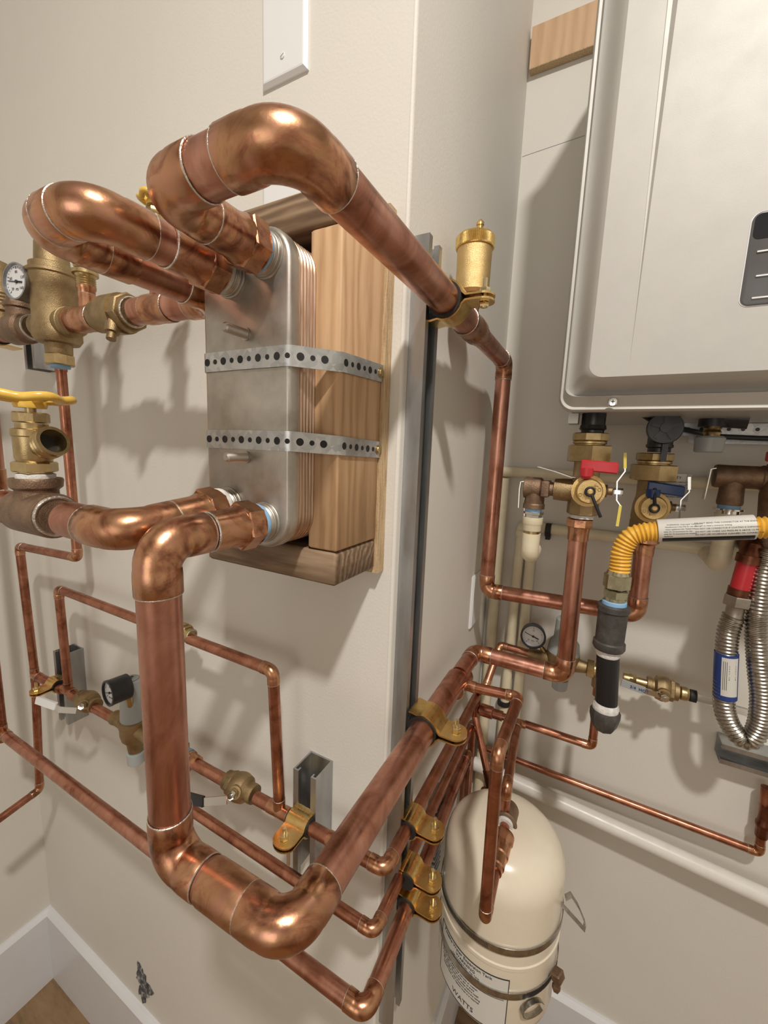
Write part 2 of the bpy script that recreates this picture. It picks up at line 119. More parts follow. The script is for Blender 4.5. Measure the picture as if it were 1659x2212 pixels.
# ---------------------------------------------------------------- mesh helpers
def basis(d,up=None):
    d=Vector(d).normalized()
    if up is None: up=Z if abs(d.z)<.9 else X
    u=(Vector(up)-d*Vector(up).dot(d)).normalized(); v=d.cross(u)
    return u,v,d
class B:
    def __init__(s): s.v=[];s.f=[]
    def add(s,vs,fs):
        o=len(s.v); s.v+=[Vector(v) for v in vs]; s.f+=[tuple(i+o for i in f) for f in fs]; return s
    def rings(s,rings,cap0=True,cap1=True,close=False):
        n=len(rings[0]); vs=[p for r in rings for p in r]; fs=[]
        m=len(rings)
        for i in range(m-1 if not close else m):
            j=(i+1)%m
            for k in range(n):
                l=(k+1)%n; fs.append((i*n+k,i*n+l,j*n+l,j*n+k))
        if not close:
            if cap0: fs.append(tuple(range(n-1,-1,-1)))
            if cap1: fs.append(tuple((m-1)*n+k for k in range(n)))
        return s.add(vs,fs)
    def rev(s,P,d,prof,seg=32,up=None,ph=0,cap=True):
        P=Vector(P);u,v,w=basis(d,up); R=[]
        for a,r in prof:
            r=max(r,1e-5); R.append([P+w*a+(u*math.cos(ph+2*PI*k/seg)+v*math.sin(ph+2*PI*k/seg))*r for k in range(seg)])
        return s.rings(R,cap,cap)
    def cyl(s,A,Bp,r,seg=28,r2=None):
        A=Vector(A);Bp=Vector(Bp); return s.rev(A,Bp-A,[(0,r),((Bp-A).length,r if r2 is None else r2)],seg)
    def hex(s,P,d,a,b,r,up=None,ph=0,n=6):
        c=.0012
        return s.rev(P,d,[(a,r*.93),(a+c,r),(b-c,r),(b,r*.93)],n,up,ph)
    def box(s,c,size,u=X,v=Y,w=Z,bev=0):
        c=Vector(c);u=Vector(u).normalized();v=Vector(v).normalized();w=Vector(w).normalized();a,b,h=[t/2 for t in size]
        if bev<=0:
            vs=[c+u*x*a+v*y*b+w*z*h for x in(-1,1) for y in(-1,1) for z in(-1,1)]
            return s.add(vs,[(0,1,3,2),(4,6,7,5),(0,4,5,1),(2,3,7,6),(0,2,6,4),(1,5,7,3)])
        def rr(x,y,r,n=3):
            o=[]
            for i,(sx,sy) in enumerate(((1,1),(-1,1),(-1,-1),(1,-1))):
                for k in range(n+1):
                    t=PI/2*(i+k/n); o.append((sx*(x-r)+r*math.cos(t),sy*(y-r)+r*math.sin(t)))
            return o
        R=[]
        for z,e in ((-h,bev),(-h+bev,0),(h-bev,0),(h,bev)):
            R.append([c+u*p+v*q+w*z for p,q in rr(a-e,b-e,max(bev-e*.7,bev*.3))])
        return s.rings(R)
    def bb(s,x0,x1,y0,y1,z0,z1,bev=0): return s.box(((x0+x1)/2,(y0+y1)/2,(z0+z1)/2),(abs(x1-x0),abs(y1-y0),abs(z1-z0)),bev=bev)
    def sweep(s,pts,rad,seg=20,close=False,up=None,cap=True,flat=None):
        pts=[Vector(p) for p in pts]; n=len(pts); rf=rad if callable(rad) else (lambda i:rad)
        T=[]
        for i in range(n):
            a=pts[(i-1)%n] if (close or i>0) else pts[i]; b=pts[(i+1)%n] if (close or i<n-1) else pts[i]
            T.append((b-a).normalized())
        u,v,_=basis(T[0],up); R=[]
        for i in range(n):
            if i>0:
                u=(u-T[i]*u.dot(T[i])).normalized()
            v=T[i].cross(u); r=rf(i)
            if flat: fu,fv=flat; R.append([pts[i]+u*math.cos(2*PI*k/seg)*fu+v*math.sin(2*PI*k/seg)*fv for k in range(seg)])
            else: R.append([pts[i]+(u*math.cos(2*PI*k/seg)+v*math.sin(2*PI*k/seg))*r for k in range(seg)])
        return s.rings(R,cap,cap,close)
    def ribbon(s,pts,wdir,wid,th,nrm=None):
        """flat strip: pts centre line, wdir width direction"""
        pts=[Vector(p) for p in pts]; w=Vector(wdir).normalized(); R=[]; n=len(pts)
        for i,p in enumerate(pts):
            t=(pts[min(i+1,n-1)]-pts[max(i-1,0)]).normalized(); m=t.cross(w).normalized()
            R.append([p-w*wid/2-m*th/2,p+w*wid/2-m*th/2,p+w*wid/2+m*th/2,p-w*wid/2+m*th/2])
        return s.rings(R)
    def prism(s,poly,o,u,v,w,th):
        o=Vector(o);u=Vector(u);v=Vector(v);w=Vector(w)
        a=[o+u*p+v*q for p,q in poly]; return s.rings([a,[x+w*th for x in a]])
    def torus(s,P,d,R,r,seg=36,ts=8,up=None):
        P=Vector(P);u,v,w=basis(d,up); pts=[P+(u*math.cos(2*PI*k/seg)+v*math.sin(2*PI*k/seg))*R for k in range(seg)]
        return s.sweep(pts,r,ts,close=True,up=w)
def origin(parent):
    o=Vector((0,0,0)); p=parent
    while p is not None: o+=p.location; p=p.parent
    return o
def obj(name,b,mat,parent=None,sharp=35,loc=None):
    me=bpy.data.meshes.new(name)
    vs=b.v
    if parent is None:
        if loc is None:
            xs=[v.x for v in vs];ys=[v.y for v in vs];zs=[v.z for v in vs]
            loc=Vector(((min(xs)+max(xs))/2,(min(ys)+max(ys))/2,min(zs)))
        o=Vector(loc)
    else: o=origin(parent)
    me.from_pydata([v-o for v in vs],[],b.f); me.update()
    bm=bmesh.new(); bm.from_mesh(me); bmesh.ops.recalc_face_normals(bm,faces=bm.faces); bm.to_mesh(me); bm.free()
    me.polygons.foreach_set('use_smooth',[True]*len(me.polygons)); me.set_sharp_from_angle(angle=math.radians(sharp))
    me.materials.append(M[mat] if isinstance(mat,str) else mat)
    ob=bpy.data.objects.new(name,me); col.objects.link(ob)
    if parent is None: ob.location=o
    else: ob.parent=parent
    return ob
def thing(name,label,cat,loc=(0,0,0),group=None):
    o=bpy.data.objects.new(name,None); o.empty_display_size=.02; col.objects.link(o); o.location=V(loc)
    o['label']=label;o['category']=cat
    if group:o['group']=group
    return o
def tag(o,label,cat,group=None):
    o['label']=label;o['category']=cat
    if group:o['group']=group
    return o
def struct(name,b,mat,parent=None):
    o=obj(name,b,mat,parent)
    if parent is None: o['kind']='structure'
    return o
def text_mesh(txt,size,ext=.0003,align='CENTER'):
    c=bpy.data.curves.new('lettering','FONT'); c.body=txt; c.size=size; c.extrude=ext; c.align_x=align; c.align_y='CENTER'; c.resolution_u=2
    o=bpy.data.objects.new('t',c); col.objects.link(o); dg=bpy.context.evaluated_depsgraph_get()
    me=bpy.data.meshes.new_from_object(o.evaluated_get(dg)); bpy.data.objects.remove(o)
    vs=[v.co.copy() for v in me.vertices]; fs=[tuple(p.vertices) for p in me.polygons]; bpy.data.meshes.remove(me)
    return vs,fs
def put_text(b,txt,size,P,u,v,align='CENTER',ext=.0003):
    vs,fs=text_mesh(txt,size,ext,align); P=Vector(P);u=Vector(u).normalized();v=Vector(v).normalized();w=u.cross(v)
    b.add([P+u*p.x+v*p.y+w*p.z for p in vs],fs)
# ---------------------------------------------------------------- plumbing helpers
def arc(A,P,Bp,R,n=10):
    d1=(A-P).normalized();d2=(Bp-P).normalized(); ang=PI-d1.angle(d2) if d1.length and d2.length else 0
    half=d1.angle(d2)/2; t=R/math.tan(half); c=P+(d1+d2).normalized()*(R/math.sin(half)); o=[]
    s=P+d1*t; e=P+d2*t; a=s-c; b=e-c; tot=a.angle(b)
    for k in range(n+1):
        f=k/n; o.append(c+(a*math.sin((1-f)*tot)+b*math.sin(f*tot))/math.sin(tot))
    return o,t
def elbow(root,A,P,Bp,r,mat='cuf',bend=1.25,sock=1.15,name='elbow',solder=True,fat=1.085):
    pts,t=arc(A,P,Bp,r*bend,12); d1=(A-P).normalized();d2=(Bp-P).normalized(); S=r*sock
    f=r*fat
    path=[P+d1*(t+S),P+d1*(t+S*.98),P+d1*(t+S*.3),P+d1*(t+S*.06)]+pts+[P+d2*(t+S*.06),P+d2*(t+S*.3),P+d2*(t+S*.98),P+d2*(t+S)]
    n=len(path)
    def rf(i):
        if i in(0,n-1): return f*.985
        if i in(1,2,n-2,n-3): return f
        if i in(3,n-4): return f*.985
        return r*(1.045+.045*math.sin(PI*(i-4)/max(n-9,1)))
    b=B().sweep(path,rf,28); e=obj(name,b,mat,root)
    if solder:
        for d in(d1,d2):
            obj('solder_joint',B().torus(P+d*(t+S+r*.015),d,r*1.045,r*.042,seg=30,ts=6),'solder',e)
    return t+S,e
def pipe(root,A,Bp,r,mat='cu',name='pipe'):
    return obj(name,B().cyl(A,Bp,r,30),mat,root)
def tee(root,P,d,db,r,rb=None,L=1.9,Lb=None,mat='cuf',solder=True,name='tee',fat=1.085):
    rb=rb or r; Lb=Lb or (r*1.15+rb*1.1); P=Vector(P);d=Vector(d).normalized();db=Vector(db).normalized(); h=r*L
    b=B().rev(P-d*h,d,[(0,r*fat),(h*.55,r*fat),(h*.62,r*1.06),(h*1.38,r*1.06),(h*1.45,r*fat),(2*h,r*fat)],28)
    b.rev(P,db,[(0,rb*1.08),(r*1.2,rb*1.08),(r*1.28,rb*fat),(Lb,rb*fat)],24); e=obj(name,b,mat,root)
    if solder:
        for s in(-1,1): obj('solder_joint',B().torus(P+d*s*h,d,r*1.045,r*.042,seg=30,ts=6),'solder',e)
        obj('solder_joint',B().torus(P+db*Lb,db,rb*1.045,rb*.042,seg=24,ts=6),'solder',e)
    return h,Lb
def polyrun(root,pts,r,mat='cu',fm='cuf',bend=1.25,sock=1.15,cuts=(),solder=True,trim=(0,0)):
    """pipes between nodes with elbows at the inner ones; cuts: (segment, (t0,t1) metres along) gaps left for tees"""
    pts=[V(p) for p in pts]; n=len(pts); off=[trim[0]]+[0]*(n-2)+[trim[1]]
    for i in range(1,n-1):
        off[i],_=elbow(root,pts[i-1],pts[i],pts[i+1],r,fm,bend,sock,solder=solder)
    for i in range(n-1):
        A,Bp=pts[i],pts[i+1]; d=(Bp-A).normalized(); L=(Bp-A).length; a=off[i]*.9 if i>0 else off[i]; e=L-(off[i+1]*.9 if i+1<n-1 else off[i+1])
        gaps=sorted([g for s,g in cuts if s==i]); cur=a
        for g0,g1 in gaps:
            if g0>cur+.001: pipe(root,A+d*cur,A+d*(g0+.001),r,mat)
            cur=g1-.001
        if e>cur+.001: pipe(root,A+d*cur,A+d*e,r,mat)
def adapter(root,P,d,r,L0=.014,hexr=None,mat='cuf'):
    """female adapter: hexagon next to the threads then the solder cup; P at plate, d away from it"""
    hexr=hexr or r*1.42
    b=B().rev(P+d*L0,d,[(0,hexr*.86),(.002,hexr*.9)],24); b.hex(P,d,L0+.001,L0+.020,hexr,ph=.2)
    b.rev(P+d*(L0+.018),d,[(0,hexr*.88),(.006,r*1.14),(.010,r*1.09),(.034,r*1.09)],28)
    o=obj('threaded_adapter',b,mat,root)
    obj('solder_joint',B().torus(P+d*(L0+.052),d,r*1.05,r*.055,seg=30,ts=6),'solder',o); return o
def clamp(P,ax,out,r,label,w=.030,face=None,group='gold cushioned pipe clamps on the strut channels'):
    """two-piece cushioned strut clamp around a pipe at P (axis ax), ears pointing away from the channel (out)"""
    P=V(P);ax=Vector(ax).normalized();out=Vector(out).normalized();up=ax.cross(out).normalized()
    if up.z<0: up=-up
    face=face if face is not None else r+.004
    t=thing('pipe_clamp',label,'clamp',P,group)
    ro=r+.0045; 
    for s in(1,-1):
        pts=[P-out*face+up*s*(ro*.99),P-out*(face-.004)+up*s*(ro*1.0)] if face>ro*.6 else []
        for k in range(0,9):
            a=PI*(.62-.52*k/8); pts.append(P+out*math.cos(a)*ro+up*s*math.sin(a)*ro)
        e=ro*1.02; pts+= [P+out*(ro+.003)+up*s*.0030,P+out*(ro+.010)+up*s*.0028,P+out*(ro+.022)+up*s*.0028]
        b=B().ribbon(pts,ax,w,.0022)
        c=P+out*(ro+.021)+up*s*.0028
        poly=[(math.cos(PI*k/10-PI/2)*w/2*.8,math.sin(PI*k/10-PI/2)*w/2) for k in range(11)]
        b.prism(poly,c-up*s*.0011,out,ax,up*s,.0022)
        obj('clamp_half',b,'gold',t)
    obj('cushion',B().rev(P-ax*(w/2+.002),ax,[(0,r),(0,ro-.0012),(w+.004,ro-.0012),(w+.004,r)],28).add([],[]),'rubber',t)
    c=P+out*(ro+.021)
    bl=B().cyl(c-up*.010,c+up*.022,.0027,12); bl.hex(c,up,.0042,.0115,.0062); bl.hex(c,up,-.009,-.0045,.0058)
    obj('bolt',bl,'boltz',t)
    return t
def strut(P0,length,out,side,w=.0412,dep=.0412,label='',axis=Z,name='strut_channel',holes=True):
    """C channel: P0 bottom centre on the wall, out from wall, side across"""
    P0=V(P0);out=Vector(out);side=Vector(side);axis=Vector(axis); t=.0026;h=w/2;lip=.0095;dn=.007
    prof=[(-h,0),(h,0),(h,dep),(h-lip,dep),(h-lip,dep-dn),(h-lip+t,dep-dn),(h-lip+t,dep-t),(h-t,dep-t),(h-t,t),(-h+t,t),(-h+t,dep-t),(-h+lip-t,dep-t),(-h+lip-t,dep-dn),(-h+lip,dep-dn),(-h+lip,dep),(-h,dep)]
    a=[P0+side*p+out*q for p,q in prof]; b2=[q+axis*length for q in a]; b=B(); n=len(prof)
    fs=[(k,(k+1)%n,n+(k+1)%n,n+k) for k in range(n)]
    quads=[(0,1,8,9),(1,2,7,8),(2,3,6,7),(3,4,5,6),(0,9,10,15),(10,11,14,15),(11,12,13,14)]
    fs+=[tuple(reversed(q)) for q in quads]+[tuple(n+i for i in q) for q in quads]
    b.add(a+b2,fs); o=obj(name,b,'strut',None,loc=P0)
    if holes:
        h_=B(); k=.03
        while k<length-.02:
            c=P0+out*(t+.0002)+axis*k
            poly=[]
            for j in range(16):
                th=2*PI*j/16; poly.append((.0055*math.cos(th),.0055*math.sin(th)+(.007 if math.sin(th)>=0 else -.007)))
            h_.prism(poly,c,side,axis,out,.0003); k+=.048
        so=obj('slot',h_,'label',o); so['label']='pale wall showing through the slots'
    return tag(o,label,'strut channel','galvanized strut channels on the walls')
def gauge(P,nrm,r,label,depth=.02,rim='lens',needle=150,back=None,up=Z,body='dark',txt=('0','30','60')):
    P=V(P);n=Vector(nrm).normalized(); u=Vector(up); u=(u-n*u.dot(n)).normalized(); rt=u.cross(n)
    t=thing('pressure_gauge',label,'gauge',P)
    obj('case',B().rev(P-n*depth,n,[(0,r*.8),(.002,r*.97),(depth*.9,r*.97),(depth,r),(depth+.003,r),(depth+.0035,r*(.93 if rim=='lens' else .86)),(depth-.0012,r*(.9 if rim=='lens' else .84))],36),body if rim!='lens' else 'lens',t)
    f=obj('dial',B().rev(P-n*.002,n,[(0,r*(.91 if rim=='lens' else .85)),(.0012,r*(.91 if rim=='lens' else .85))],36),'face',t)
    b=B()
    for k in range(21):
        a=math.radians(225-270*k/20); dd=u*math.sin(a)+rt*math.cos(a); ln=r*(.14 if k%5==0 else .07)
        b.box(P+dd*(r*.82-ln/2)-n*.0005,(ln,r*.02 if k%5 else r*.035,.0003),dd,n.cross(dd),n)
    for i,s in enumerate(txt):
        a=math.radians(225-270*i/(len(txt)-1)); dd=u*math.sin(a)+rt*math.cos(a); put_text(b,s,r*.22,P+dd*r*.52-n*.0006,rt,u,ext=.0001)
    put_text(b,'PSI',r*.2,P-u*r*.42-n*.0006,rt,u,ext=.0001)
    
    if rim!='lens': b.v=[P+(p-P)*.9+n*n.dot(p-P)*.1 for p in b.v]
    obj('dial_marks',b,'ink',f)
    a=math.radians(needle); dd=u*math.sin(a)+rt*math.cos(a); b=B().box(P+dd*r*.15,(r*1.05,r*.045,.0006),dd,n.cross(dd),n); b.box(P-dd*r*.3,(r*.35,r*.09,.0006),dd,n.cross(dd),n); b.rev(P-n*.0005,n,[(0,r*.1),(.0015,r*.09)],16)
    obj('needle',b,'ink',t)
    return t
def wheel_valve(base,up,spout,label,R=.030,s=1.0,H=.062,name='boiler_drain_valve',group=None):
    """brass drain valve standing on base along up with a yellow hand wheel and a threaded hose spout"""
    base=V(base);up=Vector(up).normalized();t=thing(name,label,'valve',base,group)
    b=B().rev(base,up,[(0,.0125*s),(.006*s,.0125*s),(.007*s,.0135*s)],28); b.hex(base,up,.006*s,.016*s,.0185*s,ph=.3)
    b.rev(base,up,[(.016*s,.014*s),(.020*s,.0155*s),(.040*s,.0158*s),(.041*s,.0168*s),(.047*s,.0168*s),(.048*s,.013*s),(.053*s,.013*s)],28)
    obj('valve_body',b,'brass',t)
    obj('packing_nut',B().hex(base,up,.0535*s,.0635*s,.0145*s,ph=.5,n=8),'brass',t)
    obj('thread_tape',B().rev(base,up,[(-.002,.0145*s),(.0,.016*s),(.004*s,.016*s),(.005*s,.0135*s)],24),'sealant',t)
    obj('stem',B().cyl(base+up*.06*s,base+up*.075*s,.0045*s,14),'brass',t)
    if spout is not None:
        d=Vector(spout).normalized(); S=base+up*.027*s; L=.034*s
        b=B().rev(S,d,[(.004,.0095*s),(L*.55,.0105*s),(L*.6,.0140*s),(L*.68,.0148*s),(L*.72,.0138*s),(L*.80,.0148*s),(L*.84,.0138*s),(L*.92,.0148*s),(L,.0142*s),(L,.0112*s),(L-.006*s,.0105*s),(L*.45,.009*s)],32)
        sp=obj('spout',b,'brass',t)
        obj('bore_shade',B().rev(S,d,[(L*.60,.0099*s),(L*.62,.0099*s)],20),'rubber',sp)  # black disc standing in for the shade inside the spout
    wz=base+up*.0775*s; u,v,w=basis(up); pts=[]
    for k in range(60):
        a=2*PI*k/60; q=R*(1+.10*math.cos(5*a)); pts.append(wz+(u*math.cos(a)+v*math.sin(a))*q+up*.0012*math.cos(5*a))
    b=B().sweep(pts,.0042*s,12,close=True,up=up)
    for k in range(5):
        a=2*PI*(k)/5+.0; e=u*math.cos(a)+v*math.sin(a); b.sweep([wz-up*.003+e*.004,wz-up*.002+e*R*.5,wz+e*R*.98],.0040*s,10)
    b.rev(wz-up*.010*s,up,[(0,.0125*s),(.003*s,.0135*s),(.007*s,.0125*s),(.010*s,.007*s)],24)
    obj('hand_wheel',b,'yelp',t)
    return t
def ball_valve(P,d,stem,r,label,lever=None,lmat='chrome',tipmat=None,s=1.0,group=None,L=.030):
    """brass ball valve in a line along d, stem towards `stem`, lever = list of points"""
    P=V(P);d=Vector(d).normalized();stem=Vector(stem).normalized();t=thing('ball_valve',label,'valve',P,group)
    r=r*1.28; b=B().rev(P-d*L,d,[(0,r*1.25),(.004,r*1.30),(.007,r*1.30),(.0075,r*1.18),(L*.45,r*1.2),(L*.6,r*1.75),(L*.95,r*1.95),(L*1.05,r*1.95),(L*1.3,r*1.8),(L*1.45,r*1.5)],32)
    b.hex(P,d,L*.42,L*.72,r*1.62,ph=.2,n=8); b.rev(P+d*L*.70,d,[(0,r*1.35),(L*.3,r*1.30)],28)
    b.rev(P,stem,[(0,r*1.0),(r*2.05,r*.9),(r*2.1,r*.62),(r*2.5,r*.6)],20); obj('valve_body',b,'castb',t)
    b=B().cyl(P+stem*r*2.4,P+stem*r*3.5,r*.3,12); b.hex(P,stem,r*2.75,r*3.3,r*.55,n=6); obj('stem_nut',b,'chrome',t)
    if lever:
        pts=[V(p) for p in lever]; w=stem.cross((pts[-1]-pts[0])).normalized()
        lv=obj('lever',B().ribbon(pts,w,.011*s,.0022),lmat,t)
        if tipmat:
            k=max(1,len(pts)//2); obj('lever_grip',B().ribbon(pts[k:],w,.0135*s,.0055),tipmat,lv)
    return t
def lerp(a,b,f): return V(a)*(1-f)+V(b)*f
# ================================================================ the room
x0,x1,yb,zc=-1.085,2.2,-2.6,3.2
struct('floor',B().bb(x0-.1,x1+.1,yb-.1,D+.1,-.1,0),'floor')
struct('ceiling',B().bb(x0-.1,x1+.1,yb-.1,D+.1,zc,zc+.1),'wall')
# main wall ends in a slightly rounded outside corner at x=0
b=B(); prof=[(x0,0),(x0,.1)]+[(-.1,.1),(-.1,D)]+[(0,D)]+[( -.004+.004*math.cos(a), .004-.004*math.sin(a)) for a in [PI/2*k/5 for k in range(6)]]
half1=[(x0-.06,0),(-.004,0),(-.004,.1),(x0-.06,.1)]
b.rings([[Vector((p,q,0)) for p,q in half1],[Vector((p,q,zc)) for p,q in half1]]); struct('wall_main',b,'wall')
half2=[(-.1,.1),(-.0041,.1),(-.0041,0)]+[(-.004+.004*math.sin(a),.004-.004*math.cos(a)) for a in [PI/2*k/5 for k in range(6)]]+[(0,D+.0),(-.1,D)]
b=B(); b.rings([[Vector((p,q,0)) for p,q in half2],[Vector((p,q,zc)) for p,q in half2]]); struct('wall_return',b,'wall')
struct('wall_recess',B().bb(-.1,x1+.1,D,D+.1,0,zc),'wall')
struct('wall_left',B().bb(x0-.1,x0,yb,.1,0,zc),'wall')
struct('wall_right',B().bb(x1,x1+.1,yb,D,0,zc),'wall')
struct('wall_back',B().bb(x0-.1,x1+.1,yb-.1,yb,0,zc),'wall')
bh=.232
def bprof(h,t): return [(0,0),(t,0),(t,h-.012),(t*.55,h-.002),(t*.4,h),(0,h)]
def baseboard(name,A,d,n,L):
    A=Vector(A);d=Vector(d);n=Vector(n); b=B(); pr=bprof(bh,.016); b.rings([[A+n*p+Z*q for p,q in pr],[A+d*L+n*p+Z*q for p,q in pr]]); return struct(name,b,'trimw')
baseboard('baseboard_left',(x0,yb,0),Y,X,-yb)
baseboard('baseboard_main',(x0+.0066,0,0),X,-Y,-x0+.016-.0066)
baseboard('baseboard_return',(0,.0002,0),Y,X,D-.0004)
baseboard('baseboard_recess',(.0068,D,0),X,-Y,x1-.01)
# ================================================================ wall plates
def cover(x,xx,z,zz,label,screws):
    t=thing('blank_cover_plate',label,'wall plate',((x+xx)/2,0,z),'white blank cover plates')
    b=B(); R=[]
    for y,e in((0,0),(-.0028,0),(-.0062,.0042),(-.0066,.006)):
        R.append([Vector((p,y,q)) for p,q in((x+e,z+e),(xx-e,z+e),(xx-e,zz-e),(x+e,zz-e))])
    b.rings(R); obj('plate',b,'white',t,sharp=12)
    for s in screws: 
        sc=obj('screw',B().rev((s[0],-.0066,s[1]),-Y,[(0,.0034),(.0009,.0032),(.0013,.002)],18),'white',t)
        obj('screw_slot',B().box((s[0],-.0080,s[1]),(.0058,.0004,.0008),(X+Z*.5),Y,Z-X*.5),'grey',sc)
c0,c1=V('cv0'),V('cv1')
cover(-.218,-.1445,2.056,2.056+.1145,'white blank wall plate with one screw visible at the top of the photo',[((-.181),2.080),(-.181,2.148)])
cover(-.219,-.147,1.888,2.004,'white blank wall plate mostly hidden behind the looping copper pipe',[(-.183,1.907),(-.150+.001,1.995)])
t=thing('blank_cover_plate','narrow white wall plate on the recess side wall behind the tall pipe','wall plate',(0,.42,1.22),'white blank cover plates')
b=B(); R=[]
for x,e in((0,0),(.003,0),(.006,.004)): R.append([Vector((x,p,q)) for p,q in((.385+e,1.218+e),(.46-e,1.218+e),(.46-e,1.336-e),(.385+e,1.336-e))])
obj('plate',b.rings(R),'white',t,sharp=12)
# torn patch low on the main wall
s0=V('stain'); pts=[]
for k in range(36):
    a=2*PI*k/36; rr=(.020+.007*math.sin(3*a+1)+.004*math.sin(7*a)+.003*math.sin(13*a)); pts.append((rr*math.cos(a)*1.25, rr*math.sin(a)*1.9+(.022*max(0,math.sin(a))**8)))
tag(obj('wall_gouge',B().prism(pts,s0-Y*.0004,X,Z,-Y,.0018),'stain'),'torn black and grey gouge in the paint low on the wall above the baseboard','wall damage')
# ================================================================ wooden mount
wx0,wx1=-.221,-.020; yF=-.104; yP=-.017
t=thing('wooden_mount','plywood and two-by-four bracket fixed to the wall behind the steel heat exchanger','bracket',(-.12,0,1.45))
obj('bottom_board',B().bb(wx0,wx1,yF,yP,1.450,1.4875,bev=.003),'shadedx',t,sharp=50)
obj('top_board',B().bb(wx0,wx1,yF,yP,1.8145,1.852,bev=.003),'shadedx',t,sharp=50)
obj('side_block',B().bb(-.0575,-.0195,yF+.0005,yP,1.489,1.8135,bev=.002),'pine',t,sharp=50)
obj('side_block',B().bb(-.2215,-.1835,yF+.004,yP,1.489,1.8135,bev=.002),'pine',t,sharp=50)
obj('backing_board',B().bb(wx0-.006,-.0155,yP+.0004,-.0004,1.444,1.872,bev=0),'plye',t)
# ================================================================ heat exchanger
hx0,hx1,hz0,hz1,hy=-.1665,-.0485,1.4935,1.804,-.145
t=thing('plate_heat_exchanger','stainless steel brazed plate heat exchanger strapped to the wooden mount','heat exchanger',(-.11,-.1,hz0))
hxT=t
def rrect(xa,xb,za,zb,r,y,n=8):
    o=[]
    for cx,cz,a0 in((xb-r,zb-r,0),(xa+r,zb-r,PI/2),(xa+r,za+r,PI),(xb-r,za+r,1.5*PI)):
        for k in range(n+1):
            a=a0+PI/2*k/n; o.append(Vector((cx+r*math.cos(a),y,cz+r*math.sin(a))))
    return o
R=[rrect(hx0+e,hx1-e,hz0+e,hz1-e,.034-e*.8,y) for y,e in((-.131,.001),(-.1315,0),(hy+.004,0),(hy+.001,.0015),(hy,.004))]
obj('front_plate',B().rings(R),'steel',t,sharp=50)
R=[];y=-.131; n=14; st=(.131-.062)/n
for k in range(n):
    a=-.131+st*k; R+=[rrect(hx0+.0025,hx1-.0025,hz0+.0025,hz1-.0025,.032,a),rrect(hx0+.0012,hx1-.0012,hz0+.0012,hz1-.0012,.033,a+st*.3),rrect(hx0+.0012,hx1-.0012,hz0+.0012,hz1-.0012,.033,a+st*.6),rrect(hx0+.0035,hx1-.0035,hz0+.0035,hz1-.0035,.031,a+st*.8)]
obj('plate_stack',B().rings(R),'fins',t,sharp=25)
for k,c in(('pTR','a1'),('pTL','b1'),('pBR','c1'),('pBL','d1')):
    P=V(k); 
    b=B().rev((P.x,hy-.0002,P.z),-Y,[(0,.0212),(.001,.0206),(.0012,.0199),(.004,.0199),(.0045,.0194)]+[(.005+.0012*j,.0194-.0008*(j%2)) for j in range(9)],32); po=obj('threaded_port',b,'steel',t)
    obj('thread_tape',B().rev((P.x,hy-.0105,P.z),-Y,[(0,.0199),(.001,.0203),(.004,.0203),(.005,.019)],30),'tape' if k in('pTR','pBR') else 'sealant',po)
for k in('stud1','stud2'):
    P=V(k); b=B().rev((P.x,hy,P.z),-Y,[(0,.0062),(.0018,.0062),(.002,.0042)],18); b.rev((P.x,hy,P.z),-Y,[(.002+.0008*j,.0048-.0009*(j%2)) for j in range(31)]+[(.0275,.003)],18); obj('stud',b,'steel',t)
# perforated straps
def strap(z,zw,ze,label,seed):
    t=thing('perforated_strap',label,'hanger strap',(-.11,hy,z),'galvanized perforated straps across the heat exchanger')
    w=.0195; y=hy-.0012
    pts=[(-.1675,-.09,z),(-.1685,-.125,z),(-.1682,y+.006,z),(-.1655,y+.001,z),(-.162,y,z),(-.11,y,z+.0002),(-.055,y,z),(-.0500,y+.001,z),(-.0465,y+.0035,z),(-.022,-.1075,zw),(-.0190,-.1035,zw),(-.0178,-.100,zw+(ze-zw)*.1),(-.0178,-.075,zw+(ze-zw)*.4),(-.0178,-.017,ze)]
    pts=[Vector(p) for p in pts]; st=obj('strap',B().ribbon(pts,Z,w,.0011),'galv',t,sharp=50)
    L=[0]
    for i in range(1,len(pts)): L.append(L[-1]+(pts[i]-pts[i-1]).length)
    def pos(s):
        for i in range(1,len(pts)):
            if L[i]>=s:
                f=(s-L[i-1])/(L[i]-L[i-1]); return pts[i-1].lerp(pts[i],f),(pts[i]-pts[i-1]).normalized()
    b=B(); s=.049; k=0
    while s<L[-1]-.012:
        p,d=pos(s); nrm=d.cross(Z).normalized(); r=.0038 if k%2 else .0026
        if not (abs(s-L[6])<.004 or abs(s-L[9])<.004): b.rev(p+nrm*.0004,nrm,[(0,r),(.0004,r)],18)
        s+=.0122; k+=1
    ho=obj('strap_hole',b,'rubber',st); ho['label']='row of alternating small and large round holes'
    p=pts[-1]-Y*.005; b=B().rev(p+X*.0003,X,[(0,.0062),(.001,.0062),(.0012,.0048),(.0026,.0042),(.0022,.002)],18); obj('screw',b,'brass',t)
strap(1.6845,1.6850,1.6885,'upper galvanized perforated strap across the heat exchanger front',1)
strap(1.6045,1.6025,1.5995,'lower galvanized perforated strap across the heat exchanger front',2)
